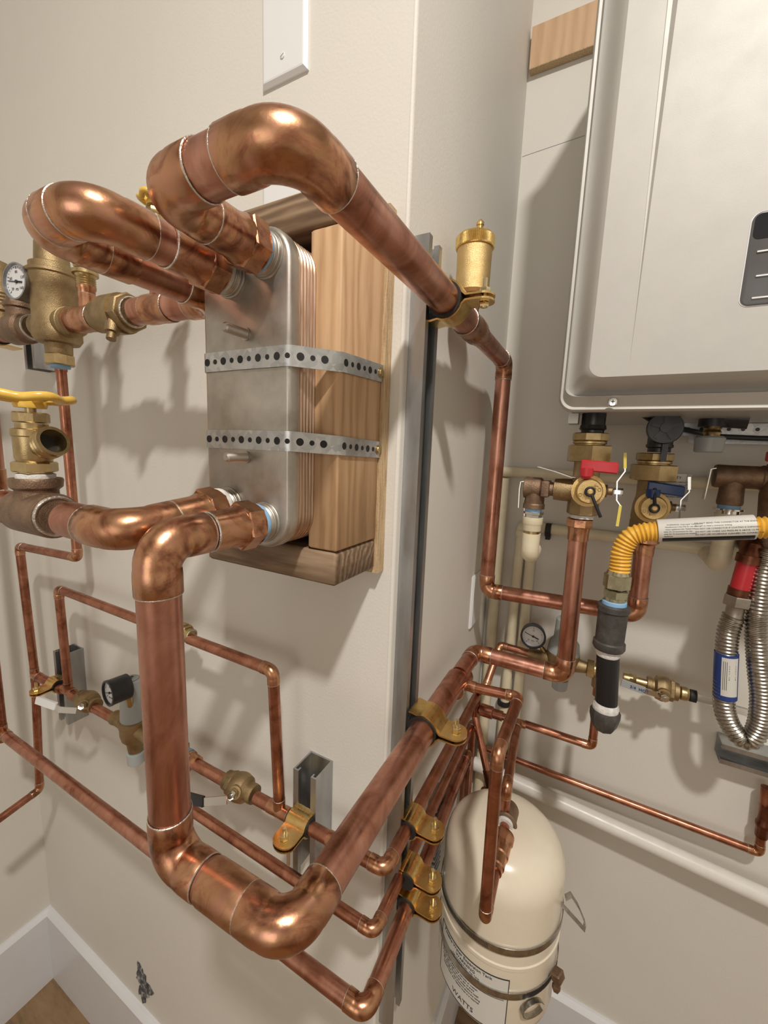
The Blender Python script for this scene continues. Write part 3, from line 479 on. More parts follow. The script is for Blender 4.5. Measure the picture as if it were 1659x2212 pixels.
# ================================================================ big copper loops
RB=.0172; RM=.0143
t=thing('copper_pipe_run','thick copper loop from the upper right port past the corner to the blue valve','copper pipe','a1','soldered copper pipe runs')
P=V('pTR'); P.y=hy; d=(V('a1')-P).normalized(); adapter(t,P,d,RB)
polyrun(t,[P+d*.045,'a1','a2','a3b'],RB,trim=(0,0),bend=1.45,sock=1.25)
tee(t,V('a3b'),Y,Z,RB,.010,L=1.3,Lb=.024)
t2=t
polyrun(t,[V('a3b')+Y*.02,'a4','a5','a6','a7'],RM,bend=1.1,sock=1.2)
obj('reducer',B().rev(V('a3b')+Y*.020,(V('a4')-V('a3b')),[(0,RB*1.08),(.012,RB*1.08),(.022,RM*1.09),(.034,RM*1.09)],28),'cuf',t)
t=thing('copper_pipe_run','thick copper loop from the upper left port curling back to the brass air separator','copper pipe','b2','soldered copper pipe runs')
P=V('pTL'); P.y=hy; d=(V('b1')-P).normalized(); adapter(t,P,d,RB)
dd=(V('b4')-V('b3')).normalized(); b3=V('b3')
def along(k): return (V(k)-b3).dot(dd)
polyrun(t,[P+d*.045,'b1','b2','b3',b3+dd*(along('bu1')-.035)],RB,bend=1.4,sock=1.25,cuts=[(3,(along('bt2')-.02,along('bt2')+.02))])
obj('coupling',B().rev(lerp('b2','b3',.33)-Y*.012,V('b3')-V('b2'),[(0,RB*1.06),(.0015,RB*1.09),(.026,RB*1.09),(.0275,RB*1.06)],28),'cuf',t)
tee(t,b3+dd*along('bt2'),dd,Z,RB,.0105,L=1.3,Lb=.034)
pipe(t,b3+dd*(along('bu1')+.03),b3+dd*(along('b4')+.025),RB)
tee(t,b3+dd*along('bt1'),dd,Z,RB,.0105,L=1.2,Lb=.034)
t=thing('copper_pipe_run','thick copper pipe dropping from the lower right port and rising back to the red valve','copper pipe','c2','soldered copper pipe runs')
P=V('pBR'); P.y=hy; d=(V('c1')-P).normalized(); adapter(t,P,d,RB)
polyrun(t,[P+d*.045,'c1','c2','c3',lerp('c4','c5',.60)],RB,bend=1.3,sock=1.25)
obj('coupling',B().rev(lerp('c2','c3',.52),V('c3')-V('c2'),[(-.022,RB*1.06),(-.020,RB*1.085),(.020,RB*1.085),(.022,RB*1.06)],28),'cuf',t)
tee(t,V('j0'),V('c5')-V('c4'),X,RB,.0085,L=1.5,Lb=.030)
polyrun(t,[lerp('c4','c5',.60)+Y*.012,'c5','c6','c7'],RM,bend=1.1,sock=1.2)
c7=V('c7'); b=B().hex(c7,-Z,-.004,.010,.0205,ph=.3,n=8); b.rev(c7,-Z,[(.010,RM*1.2),(.02,RM*1.1),(.032,RM*1.1)],28); ad=obj('threaded_adapter',b,'cuf',t)
a7=V('a7'); b=B().rev(a7,-Z,[(-.006,RM*1.5),(.004,RM*1.5),(.008,RM*1.15),(.028,RM*1.1)],28); obj('threaded_adapter',b,'cuf',t2)
t=thing('copper_pipe_run','thick copper pipe bending left from the lower left port to the brown tee','copper pipe','d1','soldered copper pipe runs')
P=V('pBL'); P.y=hy; d=(V('d1')-P).normalized(); adapter(t,P,d,RB)
polyrun(t,[P+d*.045,'d1','d2b'],RB,bend=1.5,sock=1.3)
d2=V('d2');dx=(V('d3')-V('d2')).normalized()
pipe(t,d2-dx*-.030,d2+dx*.10,RB); 
tee(t,d2+dx*.105,dx,Z,RB,.0125,L=1.5,Lb=.04); pipe(t,d2+dx*.105+Z*.03,d2+dx*.105+Z*.17,.0125); pipe(t,d2+dx*.13,d2+dx*.2,RB)
tb=thing('brass_tee','rough brown brass tee under the yellow-wheeled drain valve','fitting',d2)
b=B().rev(d2-dx*.036,dx,[(0,.0215),(.004,.0225),(.02,.0225),(.052,.0225),(.068,.0225),(.072,.0215)],32); b.rev(d2,Z,[(0,.018),(.024,.018),(.027,.0215),(.034,.0225),(.036,.0215)],32); obj('tee_body',b,'bronze',tb)
obj('solder_joint',B().torus(d2-dx*.036,dx,RB*1.1,RB*.1,seg=36),'solder',tb)
wheel_valve(d2+Z*.036,Z+X*.02,Vector((.957,.104,.30)),'yellow-wheeled brass drain valve with an open hose spout on the brown tee',R=.0305,s=1.02)
# clamps on the recess strut
clamp((.041,.034,V('a3').z),Y,X,RB,'large gold pipe clamp under the brass air vent on the corner strut',face=.0204)
clamp((.044,.034,V('c4').z),Y,X,RB,'large gold pipe clamp on the corner strut around the thick lower pipe',face=.0204,w=.036)
r12=.0082
for k,l in(('e1','uppermost of the three small gold pipe clamps stacked low on the corner strut'),('h1','middle of the three small gold pipe clamps stacked low on the corner strut'),('i1','lowest of the three small gold pipe clamps stacked low on the corner strut')):
    P=V(k); clamp((P.x,.034,P.z),Y,X,.0105 if k=='i1' else r12+.001,l,face=P.x-.0206,w=.034)
o=strut((0.0004,.034,.70),1.148,X,Y,dep=.0206,label='long shallow galvanized strut standing beside the wall corner',holes=False)
o2=strut((-.109,-.0004,.955),.180,-Y,X,label='short galvanized strut below the heat exchanger holding the small pipe')
strut((-.802,-.0004,.958),.168,-Y,X,label='short galvanized strut beside the white-handled valve at left')
strut((-.810,-.0004,1.735),.12,-Y,X,label='short galvanized strut behind the brass air separator')
strut((.486,D-.0004,1.036),.25,-Y,Z,w=.0412,dep=.0412,axis=X,label='horizontal galvanized strut at the right under the steel hose loop')
# ================================================================ small copper lines on the main wall
t=thing('copper_pipe_run','slim copper supply line through the pressure regulator to the upper small corner clamp','copper pipe','e2','soldered copper pipe runs')
e2=V('e2');ex=(V('e_end')-e2).normalized()
def ea(k): return (V(k)-e2).dot(ex)
polyrun(t,['e_end','e2','e5'],r12*1.12,mat='cus',cuts=[(0,((V('e_end')-e2).length-b,(V('e_end')-e2).length-a)) for a,b in((ea('e_tee')-.02,ea('e_tee')+.02),(ea('e_bv2')-.035,ea('e_bv2')+.03),(ea('e_un')-.015,ea('e_prv')+.055),(ea('e_bv1')-.03,ea('e_bv1')+.03),(ea('e_teeL')-.02,ea('e_teeL')+.02))])
tee(t,V('e_tee'),ex,Z,r12*1.12,r12,L=2.0); tee(t,V('e_teeL'),ex,Z,r12*1.12,r12,L=2.0)
fe,fz=V('e_tee'),V('e_teeL')
obj('coupling',B().rev(e2+ex*.058,ex,[(0,r12*1.2),(.001,r12*1.24),(.03,r12*1.24),(.031,r12*1.2)],24),'cuf',t)
# rows towards the recess
t5=t; e5=V('e5')
ck=V('f_chk')
polyrun(t,[fe+Z*.02,'f1','f2',fz+Z*.02],r12,mat='cus',cuts=[(1,((V('f1')-ck).length-.022,(V('f1')-ck).length+.016))])
cd=(V('f1')-V('f2')).normalized()
tc=thing('check_valve','small brass check valve in the bypass line beside the thick vertical pipe','valve',ck)
b=B().rev(ck-cd*.020,cd,[(0,.011),(.006,.012),(.010,.0155),(.024,.0155),(.026,.0145)],28); b.hex(ck,cd,.004,.013,.0145,n=6,ph=.4); b.rev(ck+cd*.012,cd,[(0,.0105),(.010,.0105)],24); obj('valve_body',b,'brass',tc)
obj('solder_joint',B().torus(ck+cd*.022,cd,r12*1.08,r12*.12,seg=28),'solder',tc)
ball_valve(V('e_bv1'),ex,(V('lev1a')-V('e_bv1')),r12*1.05,'brass ball valve with a white-sleeved lever on the left strut',[V('lev1a'),lerp('lev1a','lev1b',.5),'lev1b',lerp('lev1b','lev1c',.15)+Z*.004,lerp('lev1b','lev1c',.6)+Z*.002,'lev1c'],'chrome','white')
ball_valve(V('e_bv2'),ex,(V('lev2a')-V('e_bv2')),r12*1.05,'brass ball valve with a dark steel lever behind the thick vertical pipe',[V('lev2a'),lerp('lev2a','lev2b',.6),'lev2b',lerp('lev2b','lev2c',.4),'lev2c'],'chrome','dark')
clamp(lerp('e_cl2','e_teeL',.32),X,-Y,r12*1.12,'weathered gold pipe clamp above the white-handled valve',face=.013)
clamp((-.109,V('e3').y,V('e3').z),X,-Y,r12*1.12,'gold pipe clamp with a bolt on the short strut below the heat exchanger',face=.012,w=.034)
P=V('e3'); obj('bolt_tail',B().cyl((-.109,P.y-.026,P.z-.045),(-.109,P.y-.026,P.z-.008),.0026,12),'chrome',[o for o in col.objects if o.name.startswith('pipe_clamp') and 'below the heat' in o['label']][0])
# pressure reducing valve
P=V('e_prv'); t=thing('pressure_regulator','brass pressure regulator with a grey domed cap behind the thick vertical pipe','valve',P)
b=B().rev(P-Z*.047,Z,[(0,.0125),(.006,.0135),(.018,.0145),(.028,.022),(.040,.0245),(.052,.0245),(.056,.026),(.066,.026),(.068,.021)],36)
b.rev(P-ex*.060,ex,[(0,.0145),(.015,.0145),(.018,.013),(.04,.014),(.06,.018)],24); b.rev(P+ex*.062,-ex,[(0,.0135),(.004,.0140),(.012,.0125),(.02,.013),(.04,.014),(.06,.018)],24)
obj('valve_body',b,'castb',t)
b=B(); 
b.hex(P-ex*.060,-ex,0,.016,.020,n=6); b.hex(P-ex*.122,-ex,.0,.014,.0195,n=6); b.rev(P-ex*.072,-ex,[(0,.013),(.080,.013)],20); obj('union_nut',b,'brass',t)
q=P-ex*.148; obj('thread_tape',B().rev(q,-ex,[(0,.0135),(.003,.0138),(.008,.0135)],24),'tape',t)
b=B().rev(q,-ex,[(.006,r12*1.5),(.013,r12*1.55),(.016,r12*1.3),(.030,r12*1.25)],24); obj('threaded_adapter',b,'cuf',t5)
cp=obj('cap',B().rev(P+Z*.020,Z,[(0,.0215),(.003,.0225),(.058,.0190),(.070,.0182),(.078,.0165),(.082,.012),(.083,.0)],36),'grey',t)
b=B(); b.torus(P+Z*.1008,Z,.0128,.0006,seg=30,ts=6)
for k in range(12):
    a=2*PI*k/12; b.box(P+Z*.1012+Vector((math.cos(a),math.sin(a),0))*.0102,(.0028,.0014,.0006),Vector((math.cos(a),math.sin(a),0)),Vector((-math.sin(a),math.cos(a),0)),Z)
put_text(b,'R',.013,P+Z*.1033,Vector((.9,.44,0)),Vector((-.44,.9,0)),ext=.0002); lt=obj('cap_emblem',b,'ink',cp)
obj('bottom_cap',B().rev(P-Z*.047,-Z,[(-.002,.0105),(.003,.0105),(.0035,.0155),(.024,.0150),(.026,.013)],28),'grey',t)
g=V('prvg'); gn=Vector((-.10,-.99,.04)).normalized()
tg=gauge(g,gn,.0225,'black-cased pressure gauge facing left on the regulator by the thick pipe',depth=.032,rim='dark',needle=200,txt=('0','50','100'))
obj('neck',B().cyl(g-gn*.028-Z*.008,P+Z*.02,.006,14),'brass',tg)
# left line up to the air separator and down to the floor level
t=thing('copper_pipe_run','thin copper line stepping down from the air separator to the left wall','copper pipe','g2','soldered copper pipe runs')
ge=V('e_end')
polyrun(t,['g3','g2','g1',ge+Z*.018],r12,mat='cus',bend=1.1); 
tee(t,ge,Z,X,r12,r12*1.1,L=2.0); polyrun(t,[ge-Z*.016,'g4','g6'],r12,mat='cus',bend=1.3)
g3=V('g3'); b=B().rev(g3,-Z,[(-.016,r12*1.15),(-.010,r12*1.45),(.004,r12*1.45),(.006,r12*1.2),(.022,r12*1.16)],24); obj('threaded_adapter',b,'cus',t)
# air separator
b5=V('b5'); C=Vector((b5.x+.012,b5.y,b5.z)); t=thing('air_separator','large cast brass air separator body hanging in the upper left loop','air separator',C)
b=B().rev(C,Z,[(-.046,.017),(-.044,.018),(-.030,.0185),(-.029,.028),(-.022,.0325),(-.012,.0325),(.002,.0308),(.050,.0308),(.052,.0322),(.068,.0322),(.070,.0345),(.074,.0345),(.076,.030),(.084,.030),(.087,.023),(.115,.021),(.118,.012)],44)
b.rev(C,-dd,[(0,.018),(.040,.0225),(.0405,.0215),(.0500,.0215)],32); b.rev(C,dd,[(0,.018),(.045,.020),(.050,.020)],32); obj('body',b,'castb',t)
b=B().hex(C,Z,-.062,-.046,.0205,n=8); obj('bottom_bushing',b,'brass',t)
obj('thread_tape',B().rev(C-Z*.066,Z,[(0,.0135),(.005,.0135)],24),'tape',t)
# left fittings
q=V('btl'); t=thing('brass_tee','dark cast tee left of the air separator carrying the small round gauge','fitting',q)
b=B().rev(q+dd*-.045,dd,[(0,.0195),(.02,.0195),(.025,.024),(.065,.024),(.07,.0215),(.085,.020)],32); b.rev(q,Z,[(0,.018),(.032,.018),(.034,.021),(.040,.021)],28); b.hex(q,Z,.040,.050,.0165); b.rev(q,Z,[(.05,.009),(.066,.0085)],20); obj('tee_body',b,'bronze',t)
obj('solder_joint',B().torus(q-dd*.045,dd,.0185,.0016),'solder',t)
gauge(V('gau'),Vector((.16,-.98,.02)),.0265,'white-faced steel pressure gauge beside the air separator at left edge',depth=.018,rim='lens',needle=172,txt=('20','60','80','120','160'))
clamp(q+dd*.09,X,-Y,RB,'gold pipe clamp cut off at the left edge below the gauge',face=.03,w=.034)
q2=q+dd*.07; t=thing('relief_valve','ribbed brass relief valve at the far left edge beside the gauge','valve',q2)
obj('valve_body',B().rev(q2,Z,[(0,.0185),(.032,.020),(.035,.024),(.042,.024),(.044,.021)]+[(.046+.003*j,.0215-.0012*(j%2)) for j in range(8)]+[(.075,.021),(.115,.019),(.118,.012)],32),'castb',t)
pt=thing('copper_pipe_run','short thick copper stub leaving the frame left of the gauge','copper pipe',q2,'soldered copper pipe runs'); pipe(pt,q+dd*.04,q+dd*.4,RB)
# full port check valve on the separator outlet
u=b3+dd*along('bu1'); t=thing('swing_check_valve','stout brass check valve between the air separator and the return elbow','valve',u)
b=B().rev(u+dd*.052,-dd,[(0,.0215),(.004,.0215),(.018,.0215),(.026,.0265),(.050,.0265),(.058,.0265)],36); b.hex(u-dd*.004,-dd,0,.018,.0255,n=8,ph=.2); b.rev(u-dd*.014,-dd,[(0,.021),(.012,.0205)],30)
b.rev(u+dd*.0-Z*.005-Y*.01,-Z-Y*.3+X*.2,[(0,.010),(.026,.009),(.027,.006),(.036,.006)],16); obj('valve_body',b,'castb',t)
obj('solder_joint',B().torus(u-dd*.0265,dd,RB*1.08,RB*.08),'solder',t)
for k,kt,l,sp in(('bt1','dv1','brass drain valve with yellow handle standing nearest the air separator',None),('bt2','dv2','brass drain valve with yellow handle standing behind the upper left loop',None)):
    p=b3+dd*along(k); top=V(kt); z0=top.z-.014
    pt=thing('copper_pipe_stub','short copper riser under the drain valve '+('near the air separator' if k=='bt1' else 'behind the upper left loop'),'copper pipe',p,'short copper risers'); pipe(pt,p+Z*.030,Vector((p.x,p.y,z0+.002)),.0100); obj('adapter',B().rev((p.x,p.y,z0-.012),Z,[(0,.0108),(.010,.0112),(.012,.0125),(.016,.0125)],24),'cuf',pt)
    b=B().rev((p.x,p.y,z0+.003),Z,[(.0016*j,.0128-.0012*(j%2)) for j in range(9)]+[(.015,.0135),(.016,.0165),(.021,.0165)],28); thr=obj('threads',b,'brass',None); 
    w_=wheel_valve((p.x,p.y,z0+.022),Z,None,l,R=.017,s=.8); thr.location-=w_.location; thr.parent=w_
# ================================================================ c3 and c4 lines
t=thing('copper_pipe_run','slim copper pipe from behind the thick vertical pipe to the middle small corner clamp','copper pipe','h2','soldered copper pipe runs')
polyrun(t,[V('h3')-X*.075,'h2','h5',V('h5')-Z*.24],r12,mat='cus'); 
h=V('h3')-X*.075; polyrun(t,[h+Y*.02,h],r12,mat='cus') 
obj('wall_elbow',B().sweep([h+X*.004,h-X*.006,h-X*.012+Y*.004,h-X*.015+Y*.012,h-X*.015+Y*.06],r12*1.08,20),'cuf',t)
t=thing('copper_pipe_run','long sloping copper pipe lowest along the main wall to the lowest corner clamp','copper pipe','i2','soldered copper pipe runs')
i3=V('i3'); polyrun(t,[i3,'i2','i5',V('i5')-Z*.26],.0108,mat='cu'); 
tee(t,i3,Z,X,.0095,.0108,L=2.0); pipe(t,i3+Z*.02,i3+Z*.9,.0095,'cus'); pass
# ================================================================ recess lines
t=thing('copper_pipe_run','copper branch leaving the thick pipe and dropping in front of the cream tank','copper pipe','j3','soldered copper pipe runs')
j4=V('j4'); polyrun(t,[V('j0')+X*.03,'j1','j2','j3',j4-Y*.03],r12,mat='cus',bend=1.2)
jb=V('jb'); obj('threaded_adapter',B().rev(jb-Y*.02,Y,[(0,.0105),(.008,.0105),(.010,.0125),(.028,.0125),(.030,.0145),(.055,.0145),(.058,.0165),(.070,.0165)],28),'cuf',t)
t=thing('brass_elbow','brown brass elbow screwed into the top of the cream tank','fitting',j4)
b=B().sweep([j4-Y*.035,j4-Y*.012,j4-Y*.004-Z*.002,j4+Y*.002-Z*.008,j4+Y*.003-Z*.03],.0175,28); b.torus(j4-Y*.034,Y,.0165,.0035); obj('elbow_body',b,'bronze',t)
obj('thread_tape',B().rev(j4-Y*.042,Y,[(0,.0135),(.008,.0140)],24),'sealant',t)
t=thing('copper_pipe_run','copper cross line in the recess ending in a small tee behind the branch pipe','copper pipe','l1','soldered copper pipe runs')
polyrun(t,['l0','l2','l3'],.0078,mat='cus',bend=1.1,cuts=[(0,((V('l1')-V('l0')).length-.014,(V('l1')-V('l0')).length+.014))]); tee(t,V('l1'),X,-Y,.0078,.0082,L=1.9); polyrun(t,[V('l1')-Y*.02,'l4',V('l4')-Z*.2],.0082,mat='cus')
obj('coupling',B().rev(lerp('l0','l1',.05),X,[(0,.0125),(.002,.0135),(.028,.0135),(.030,.0108),(.050,.0108)],24),'cus',t)
t=thing('copper_pipe_run','long thin copper pipe running right across the recess wall above the white pipe','copper pipe','k1','soldered copper pipe runs')
polyrun(t,['k0','k1','k2'],.0078,mat='cus',bend=1.1); k0=V('k0'); pipe(t,k0-X*.09,k0+X*.005,.0078,'cus')
b=B().rev(lerp('k1','k2',.25),Z,[(0,.0095),(.004,.0105),(.02,.0105),(.024,.0125),(.03,.0125),(.034,.0100),(.05,.0105),(.07,.0105)],24); obj('threaded_adapter',b,'dkcu',t)
t=thing('copper_pipe_run','steep copper pipe slanting down beside the dark valve in the recess','copper pipe','m0','soldered copper pipe runs')
m0,m1=V('m0'),V('m1'); pipe(t,m0,m1,.0082,'cus'); obj('socket',B().rev(m1,m1-m0,[(-.004,.0095),(.02,.0095),(.05,.012)],24),'dkcu',t); pipe(t,m0+Z*.0,V('e5')-Z*.0,.0085,'cus')
pipe(t,m1-Z*.045,m1-Z*.25,.011,'dkcu')
t=thing('copper_pipe_run','short copper pipe rising behind the thick cross pipe to the round gauge','copper pipe',(.056,.46,1.165),'soldered copper pipe runs')
q1=V(K['e6']); e6=Vector((.057,.462,1.162)); polyrun(t,[e5+Vector((.002,.0,.01)),Vector((.045,.40,1.09)),e6,Vector((.125,.462,1.16))],.0082,mat='cus',bend=1.0,sock=1.0)
# ================================================================ corner air vent
a3b=V('a3b'); v0=a3b+Z*.026; t=thing('air_vent','gold bottle-shaped automatic air vent standing on the thick pipe at the corner','air vent',v0)
obj('neck',B().rev(a3b+Z*.022,Z,[(0,.0115),(.006,.0115),(.0065,.0095),(.013,.0095)],24),'brass',t)
obj('body',B().rev(v0,Z,[(.010,.010),(.012,.019),(.016,.0225),(.070,.0232),(.071,.0225)],40),'vent',t)
b=B(); R=[]
for z,rr in((.0705,.0245),(.072,.0258),(.084,.0258),(.0865,.0235)): R.append([v0+Z*z+Vector((math.cos(2*PI*k/144),math.sin(2*PI*k/144),0))*(rr-(.0009 if k%2 else 0)*(1 if .071<z<.085 else 0)) for k in range(144)])
obj('cap',b.rings(R),'gold',t,sharp=20)
obj('bleed_nipple',B().rev(v0+Z*.086+X*.004+Y*.004,Z,[(0,.0058),(.010,.0058),(.0105,.0042),(.015,.0040),(.0155,.0052),(.019,.0048),(.022,.0025)],20),'gold',t)
# ================================================================ expansion tank
TC=Vector((.137,.215,0)); zt,zb,r=.962,.618,.1035
t=thing('expansion_tank','cream enamel expansion tank strapped in the recess with a printed label','tank',(TC.x,TC.y,zb))
prof=[(zb-.0,.001)]+[(zb+.055*(1-math.cos(PI/2*k/9)),r*math.sin(PI/2*k/9)) for k in range(1,10)]
zs=.797
prof+=[(zs-.010,r),(zs-.008,r+.0012),(zs-.002,r+.0012),(zs,r-.0005),(zt-.064,r-.0008)]
prof+=[(zt-.064+.064*math.sin(PI/2*k/14),(r-.0008)*(math.cos(PI/2*k/14)**.56)) for k in range(1,15)]
obj('shell',B().rev((TC.x,TC.y,0),Z,prof,72),'tank',t,sharp=30)
def cylp(a,z,rr): return Vector((TC.x+rr*math.cos(a),TC.y+rr*math.sin(a),z))
# label panel: angles measured from +x; front faces -y
la0,la1,lz0,lz1=-2.48,-1.17,.668,.772
def cyl_grid(a0,a1,z0,z1,rr,n=24,th=.0005):
    b=B(); ring=lambda z:[cylp(a0+(a1-a0)*k/n,z,rr) for k in range(n+1)]+[cylp(a1-(a1-a0)*k/n,z,rr-.001) for k in range(n+1)]
    return b.rings([ring(z0),ring(z1)])
lb=obj('label',cyl_grid(la0,la1,lz0,lz1,r+.0006),'label',t); lb['label']='white paper label with a black border and printed text'
b=B()
for a0,a1,z0,z1 in((la0,la1,lz1-.0012,lz1),(la0,la1,lz0,lz0+.0012),(la0,la0+.012,lz0,lz1),(la1-.012,la1,lz0,lz1)):
    q=cyl_grid(a0,a1,z0,z1,r+.0011); b.add(q.v,q.f)
def wrap_text(b,txt,size,ac,zc,rr=r+.0008):
    vs,fs=text_mesh(txt,size,.0002,'LEFT')
    b.add([cylp(ac+p.x/r,zc+p.y,rr+p.z) for p in vs],fs)
W=(la1-la0)
wrap_text(b,'Potable Water Expansion Tank',.0078,la0+.10,lz1-.007)
wrap_text(b,'WARNING',.0078,la0+.42,lz1-.016)
wrap_text(b,'2.1',.006,la0+.42,lz1-.030); wrap_text(b,'20',.006,la0+.62,lz1-.036); wrap_text(b,'150',.006,la0+.95,lz1-.037)
wrap_text(b,'WATTS',.0125,la0+.40,lz0+.012)
wrap_text(b,'Max. Working Press.   Max. Temp.',.0038,la0+.35,lz1-.0225); wrap_text(b,'Pre-charge pressure  PSI',.0038,la0+.48,lz1-.0305)
for i,s in enumerate(('Tank and system piping may corrode or weaken','and may leak. Install with drain pan to avoid','water damage. Check local codes before install','Do not adjust or add pressure above the rating','Inspect yearly and replace when it is required')):
    wrap_text(b,s,.0042,la0+.06+.02*i,lz1-.046-.0058*i)
for a0,a1,zz in((la0+.3,la1-.06,lz1-.026),(la0+.3,la1-.06,lz1-.034),(la0+.3,la1-.06,lz1-.041)):
    q=cyl_grid(a0,a1,zz,zz+.0004,r+.0011); b.add(q.v,q.f)
obj('lettering',b,'ink',lb)
def band(z0,tilt,label,tailk):
    t=thing('hose_clamp_band',label,'strap',(TC.x,TC.y,z0),'worm drive steel bands around the tank')
    n=90; b=B(); R=[]
    for k in range(n):
        a=2*PI*k/n; z=z0+tilt*math.cos(a-.3); R.append([cylp(a,z-.0062,r+.0013),cylp(a,z-.0062,r+.0025),cylp(a,z+.0062,r+.0025),cylp(a,z+.0062,r+.0013)])
    b.rings(R,False,False,True); bo=obj('band',b,'wire',t)
    b=B()
    for k in range(60):
        a=-2.75+k*.0205 if tailk else -.95+k*.014; z=z0+tilt*math.cos(a-.3); p=cylp(a,z,r+.0027); b.box(p,(.0008,.0006,.0085),Vector((-math.sin(a),math.cos(a),0)),Vector((math.cos(a),math.sin(a),0)),Z)
    so=obj('worm_slots',b,'dark',bo); so['kind']='stuff'
    return t
t=band(.826,.004,'upper steel worm band around the cream tank with its tail sticking out right',1)
pts=[cylp(.12,.842,r+.003),cylp(.02,.845,r+.015),cylp(-.03,.835,r+.032),cylp(-.05,.818,r+.046),cylp(-.03,.812,r+.044),cylp(.0,.828,r+.022),cylp(.05,.832,r+.004)]
pts=[Vector((TC.x+r+.002,TC.y-.02,0.885)),Vector((TC.x+r+.010,TC.y-.012,0.887)),Vector((TC.x+r+.022,TC.y-.016,0.877)),Vector((TC.x+r+.034,TC.y-.022,0.860)),Vector((TC.x+r+.033,TC.y-.026,0.852)),Vector((TC.x+r+.020,TC.y-.026,0.861)),Vector((TC.x+r+.008,TC.y-.026,0.869)),Vector((TC.x+r-.004,TC.y-.024,0.875))]
obj('band_tail',B().ribbon(pts,Vector((-.35,.3,.9)).normalized(),.0095,.0008),'wire',t)
t=band(.742,.004,'lower steel worm band across the label with a screw housing at its right',0)
p=cylp(-.42,.768,r+.014); b=B().box(p,(.016,.018,.016),Vector((.6,-.3,.3)),Vector((.3,.8,0)),Z-X*.3,bev=.002); b.cyl(p-Z*.004,p-Z*.024+X*.0,.0052,12); b.hex(p-Z*.018,-Z,0,.010,.0065); obj('screw_housing',b,'bronze',t)
pts=[]
for k in range(15):
    a=PI*(.1+1.75*k/14); c=cylp(-.80,.722,r+.006); tt=Vector((-math.sin(-.80),math.cos(-.80),0)); pts.append(c+tt*math.cos(a)*.020+Z*math.sin(a)*.014)
obj('band_tail',B().ribbon(pts,Vector((math.cos(-.8),math.sin(-.8),.2)),.0085,.0008),'wire',t)
# slotted bracket rail beside the tank
t=thing('slotted_bracket','ribbed grey metal bracket rail on the side wall behind the tank','bracket',(.004,.2,.74))
obj('rail',B().bb(.0004,.010,.188,.236,.775,.955),'strut',t)
b=B()
for k in range(14): b.bb(.0098,.018,.194,.230,.785+.012*k,.7905+.012*k)
so=obj('rib',b,'strut',t)
obj('bolt',B().hex((.010,.2,.79),X,0,.02,.007),'chrome',t)
# ================================================================ water heater
hx,hX,z0,z1,yf=.157,.600,1.664,2.370,.168
t=thing('water_heater','large pale grey tankless water heater hanging in the recess at top right','water heater',(.38,.35,z0)); heater=t
obj('chassis',B().bb(hx+.012,hX-.012,.215,.520,z0+.004,z1-.004,bev=.004),'heaterd',t)
def rr2(e,y,rad): return rrect(hx+e,hX-e,z0+e,z1-e,rad,y,8)
lay=[(.018,.215,.012),(.003,.214,.018),(0,.210,.020),(0,.200,.020),(.0025,.1965,.019),(.006,.1975,.017),(.0085,.1985,.016)]+[(.0085+.0285*k/10,.1683+.0302*(math.cos(PI/2*k/10)**1.6 if k<10 else 0),.016+.0002*k) for k in range(1,10)]+[(.037,.1680,.018)]
# chin is taller at the bottom
def chin(L,e):
    for p in L:
        if p.z<z0+.2 and e>.007: p.z+=(.011*min(1,(e-.006)/.002) if e<.0085 else .011-.007*(e-.0085)/.0285)*max(0,1-(p.z-z0-e)/.05); p.y-=(.011 if e<.01 else 0)*max(0,1-(p.z-z0-e-.011)/.05) if .001<e<.01 else 0
    return L
Rg=[chin(rr2(e,y,rad),e) for y,e,rad in [(b_,a_,c_) for a_,b_,c_ in lay]]
b=B(); b.rings(Rg,False,False)
F=Rg[-1]; zin0=min(p.z for p in F); zin1=max(p.z for p in F)
gz=max(V('Hg1').z,zin0+.006); gx=.2400; zt_=zin1
G=Vector((gx,.168,gz)); TL=Vector((gx-.010,.168,zt_)); TM=Vector((gx-.0015,.1745,zt_)); TR=Vector((gx+.0060,.168,zt_)); TL2=Vector((gx-.0085,.1735,zt_))
left=[p for p in F if p.x<gx]; right=[p for p in F if p.x>=gx]
# F runs: top right corner, top left, bottom left, bottom right
n9=9; trc,tlc,blc,brc=F[0:9],F[9:18],F[18:27],F[27:36]
Bm=Vector((gx+.0003,.168,zin0))
for hub,poly in ((Vector((.215,.168,2.0)),[TL]+tlc+blc+[Bm,G]),(Vector((.42,.168,2.0)),[TR,G,Bm]+brc+trc)):
    b.add([hub]+poly,[(0,i,i%len(poly)+1) for i in range(1,len(poly)+1)])
b.add([TL,G,TL2],[(0,1,2)]); b.add([TL2,G,TM],[(0,1,2)]); b.add([TM,G,TR],[(0,1,2)])
obj('front_cover',b,'heater',t,sharp=50)
sc=V('Hsc'); b=B().rev((.2265,.1868,1.6750),-Y,[(0,.0062),(.001,.0062),(.0028,.0052),(.0032,.003)],20); s_=obj('screw',b,'chrome',t); obj('screw_cross',B().box((.2265,.1833,1.6750),(.005,.0006,.0011)).box((.2265,.1833,1.6750),(.0011,.0006,.005)),'ink',s_)
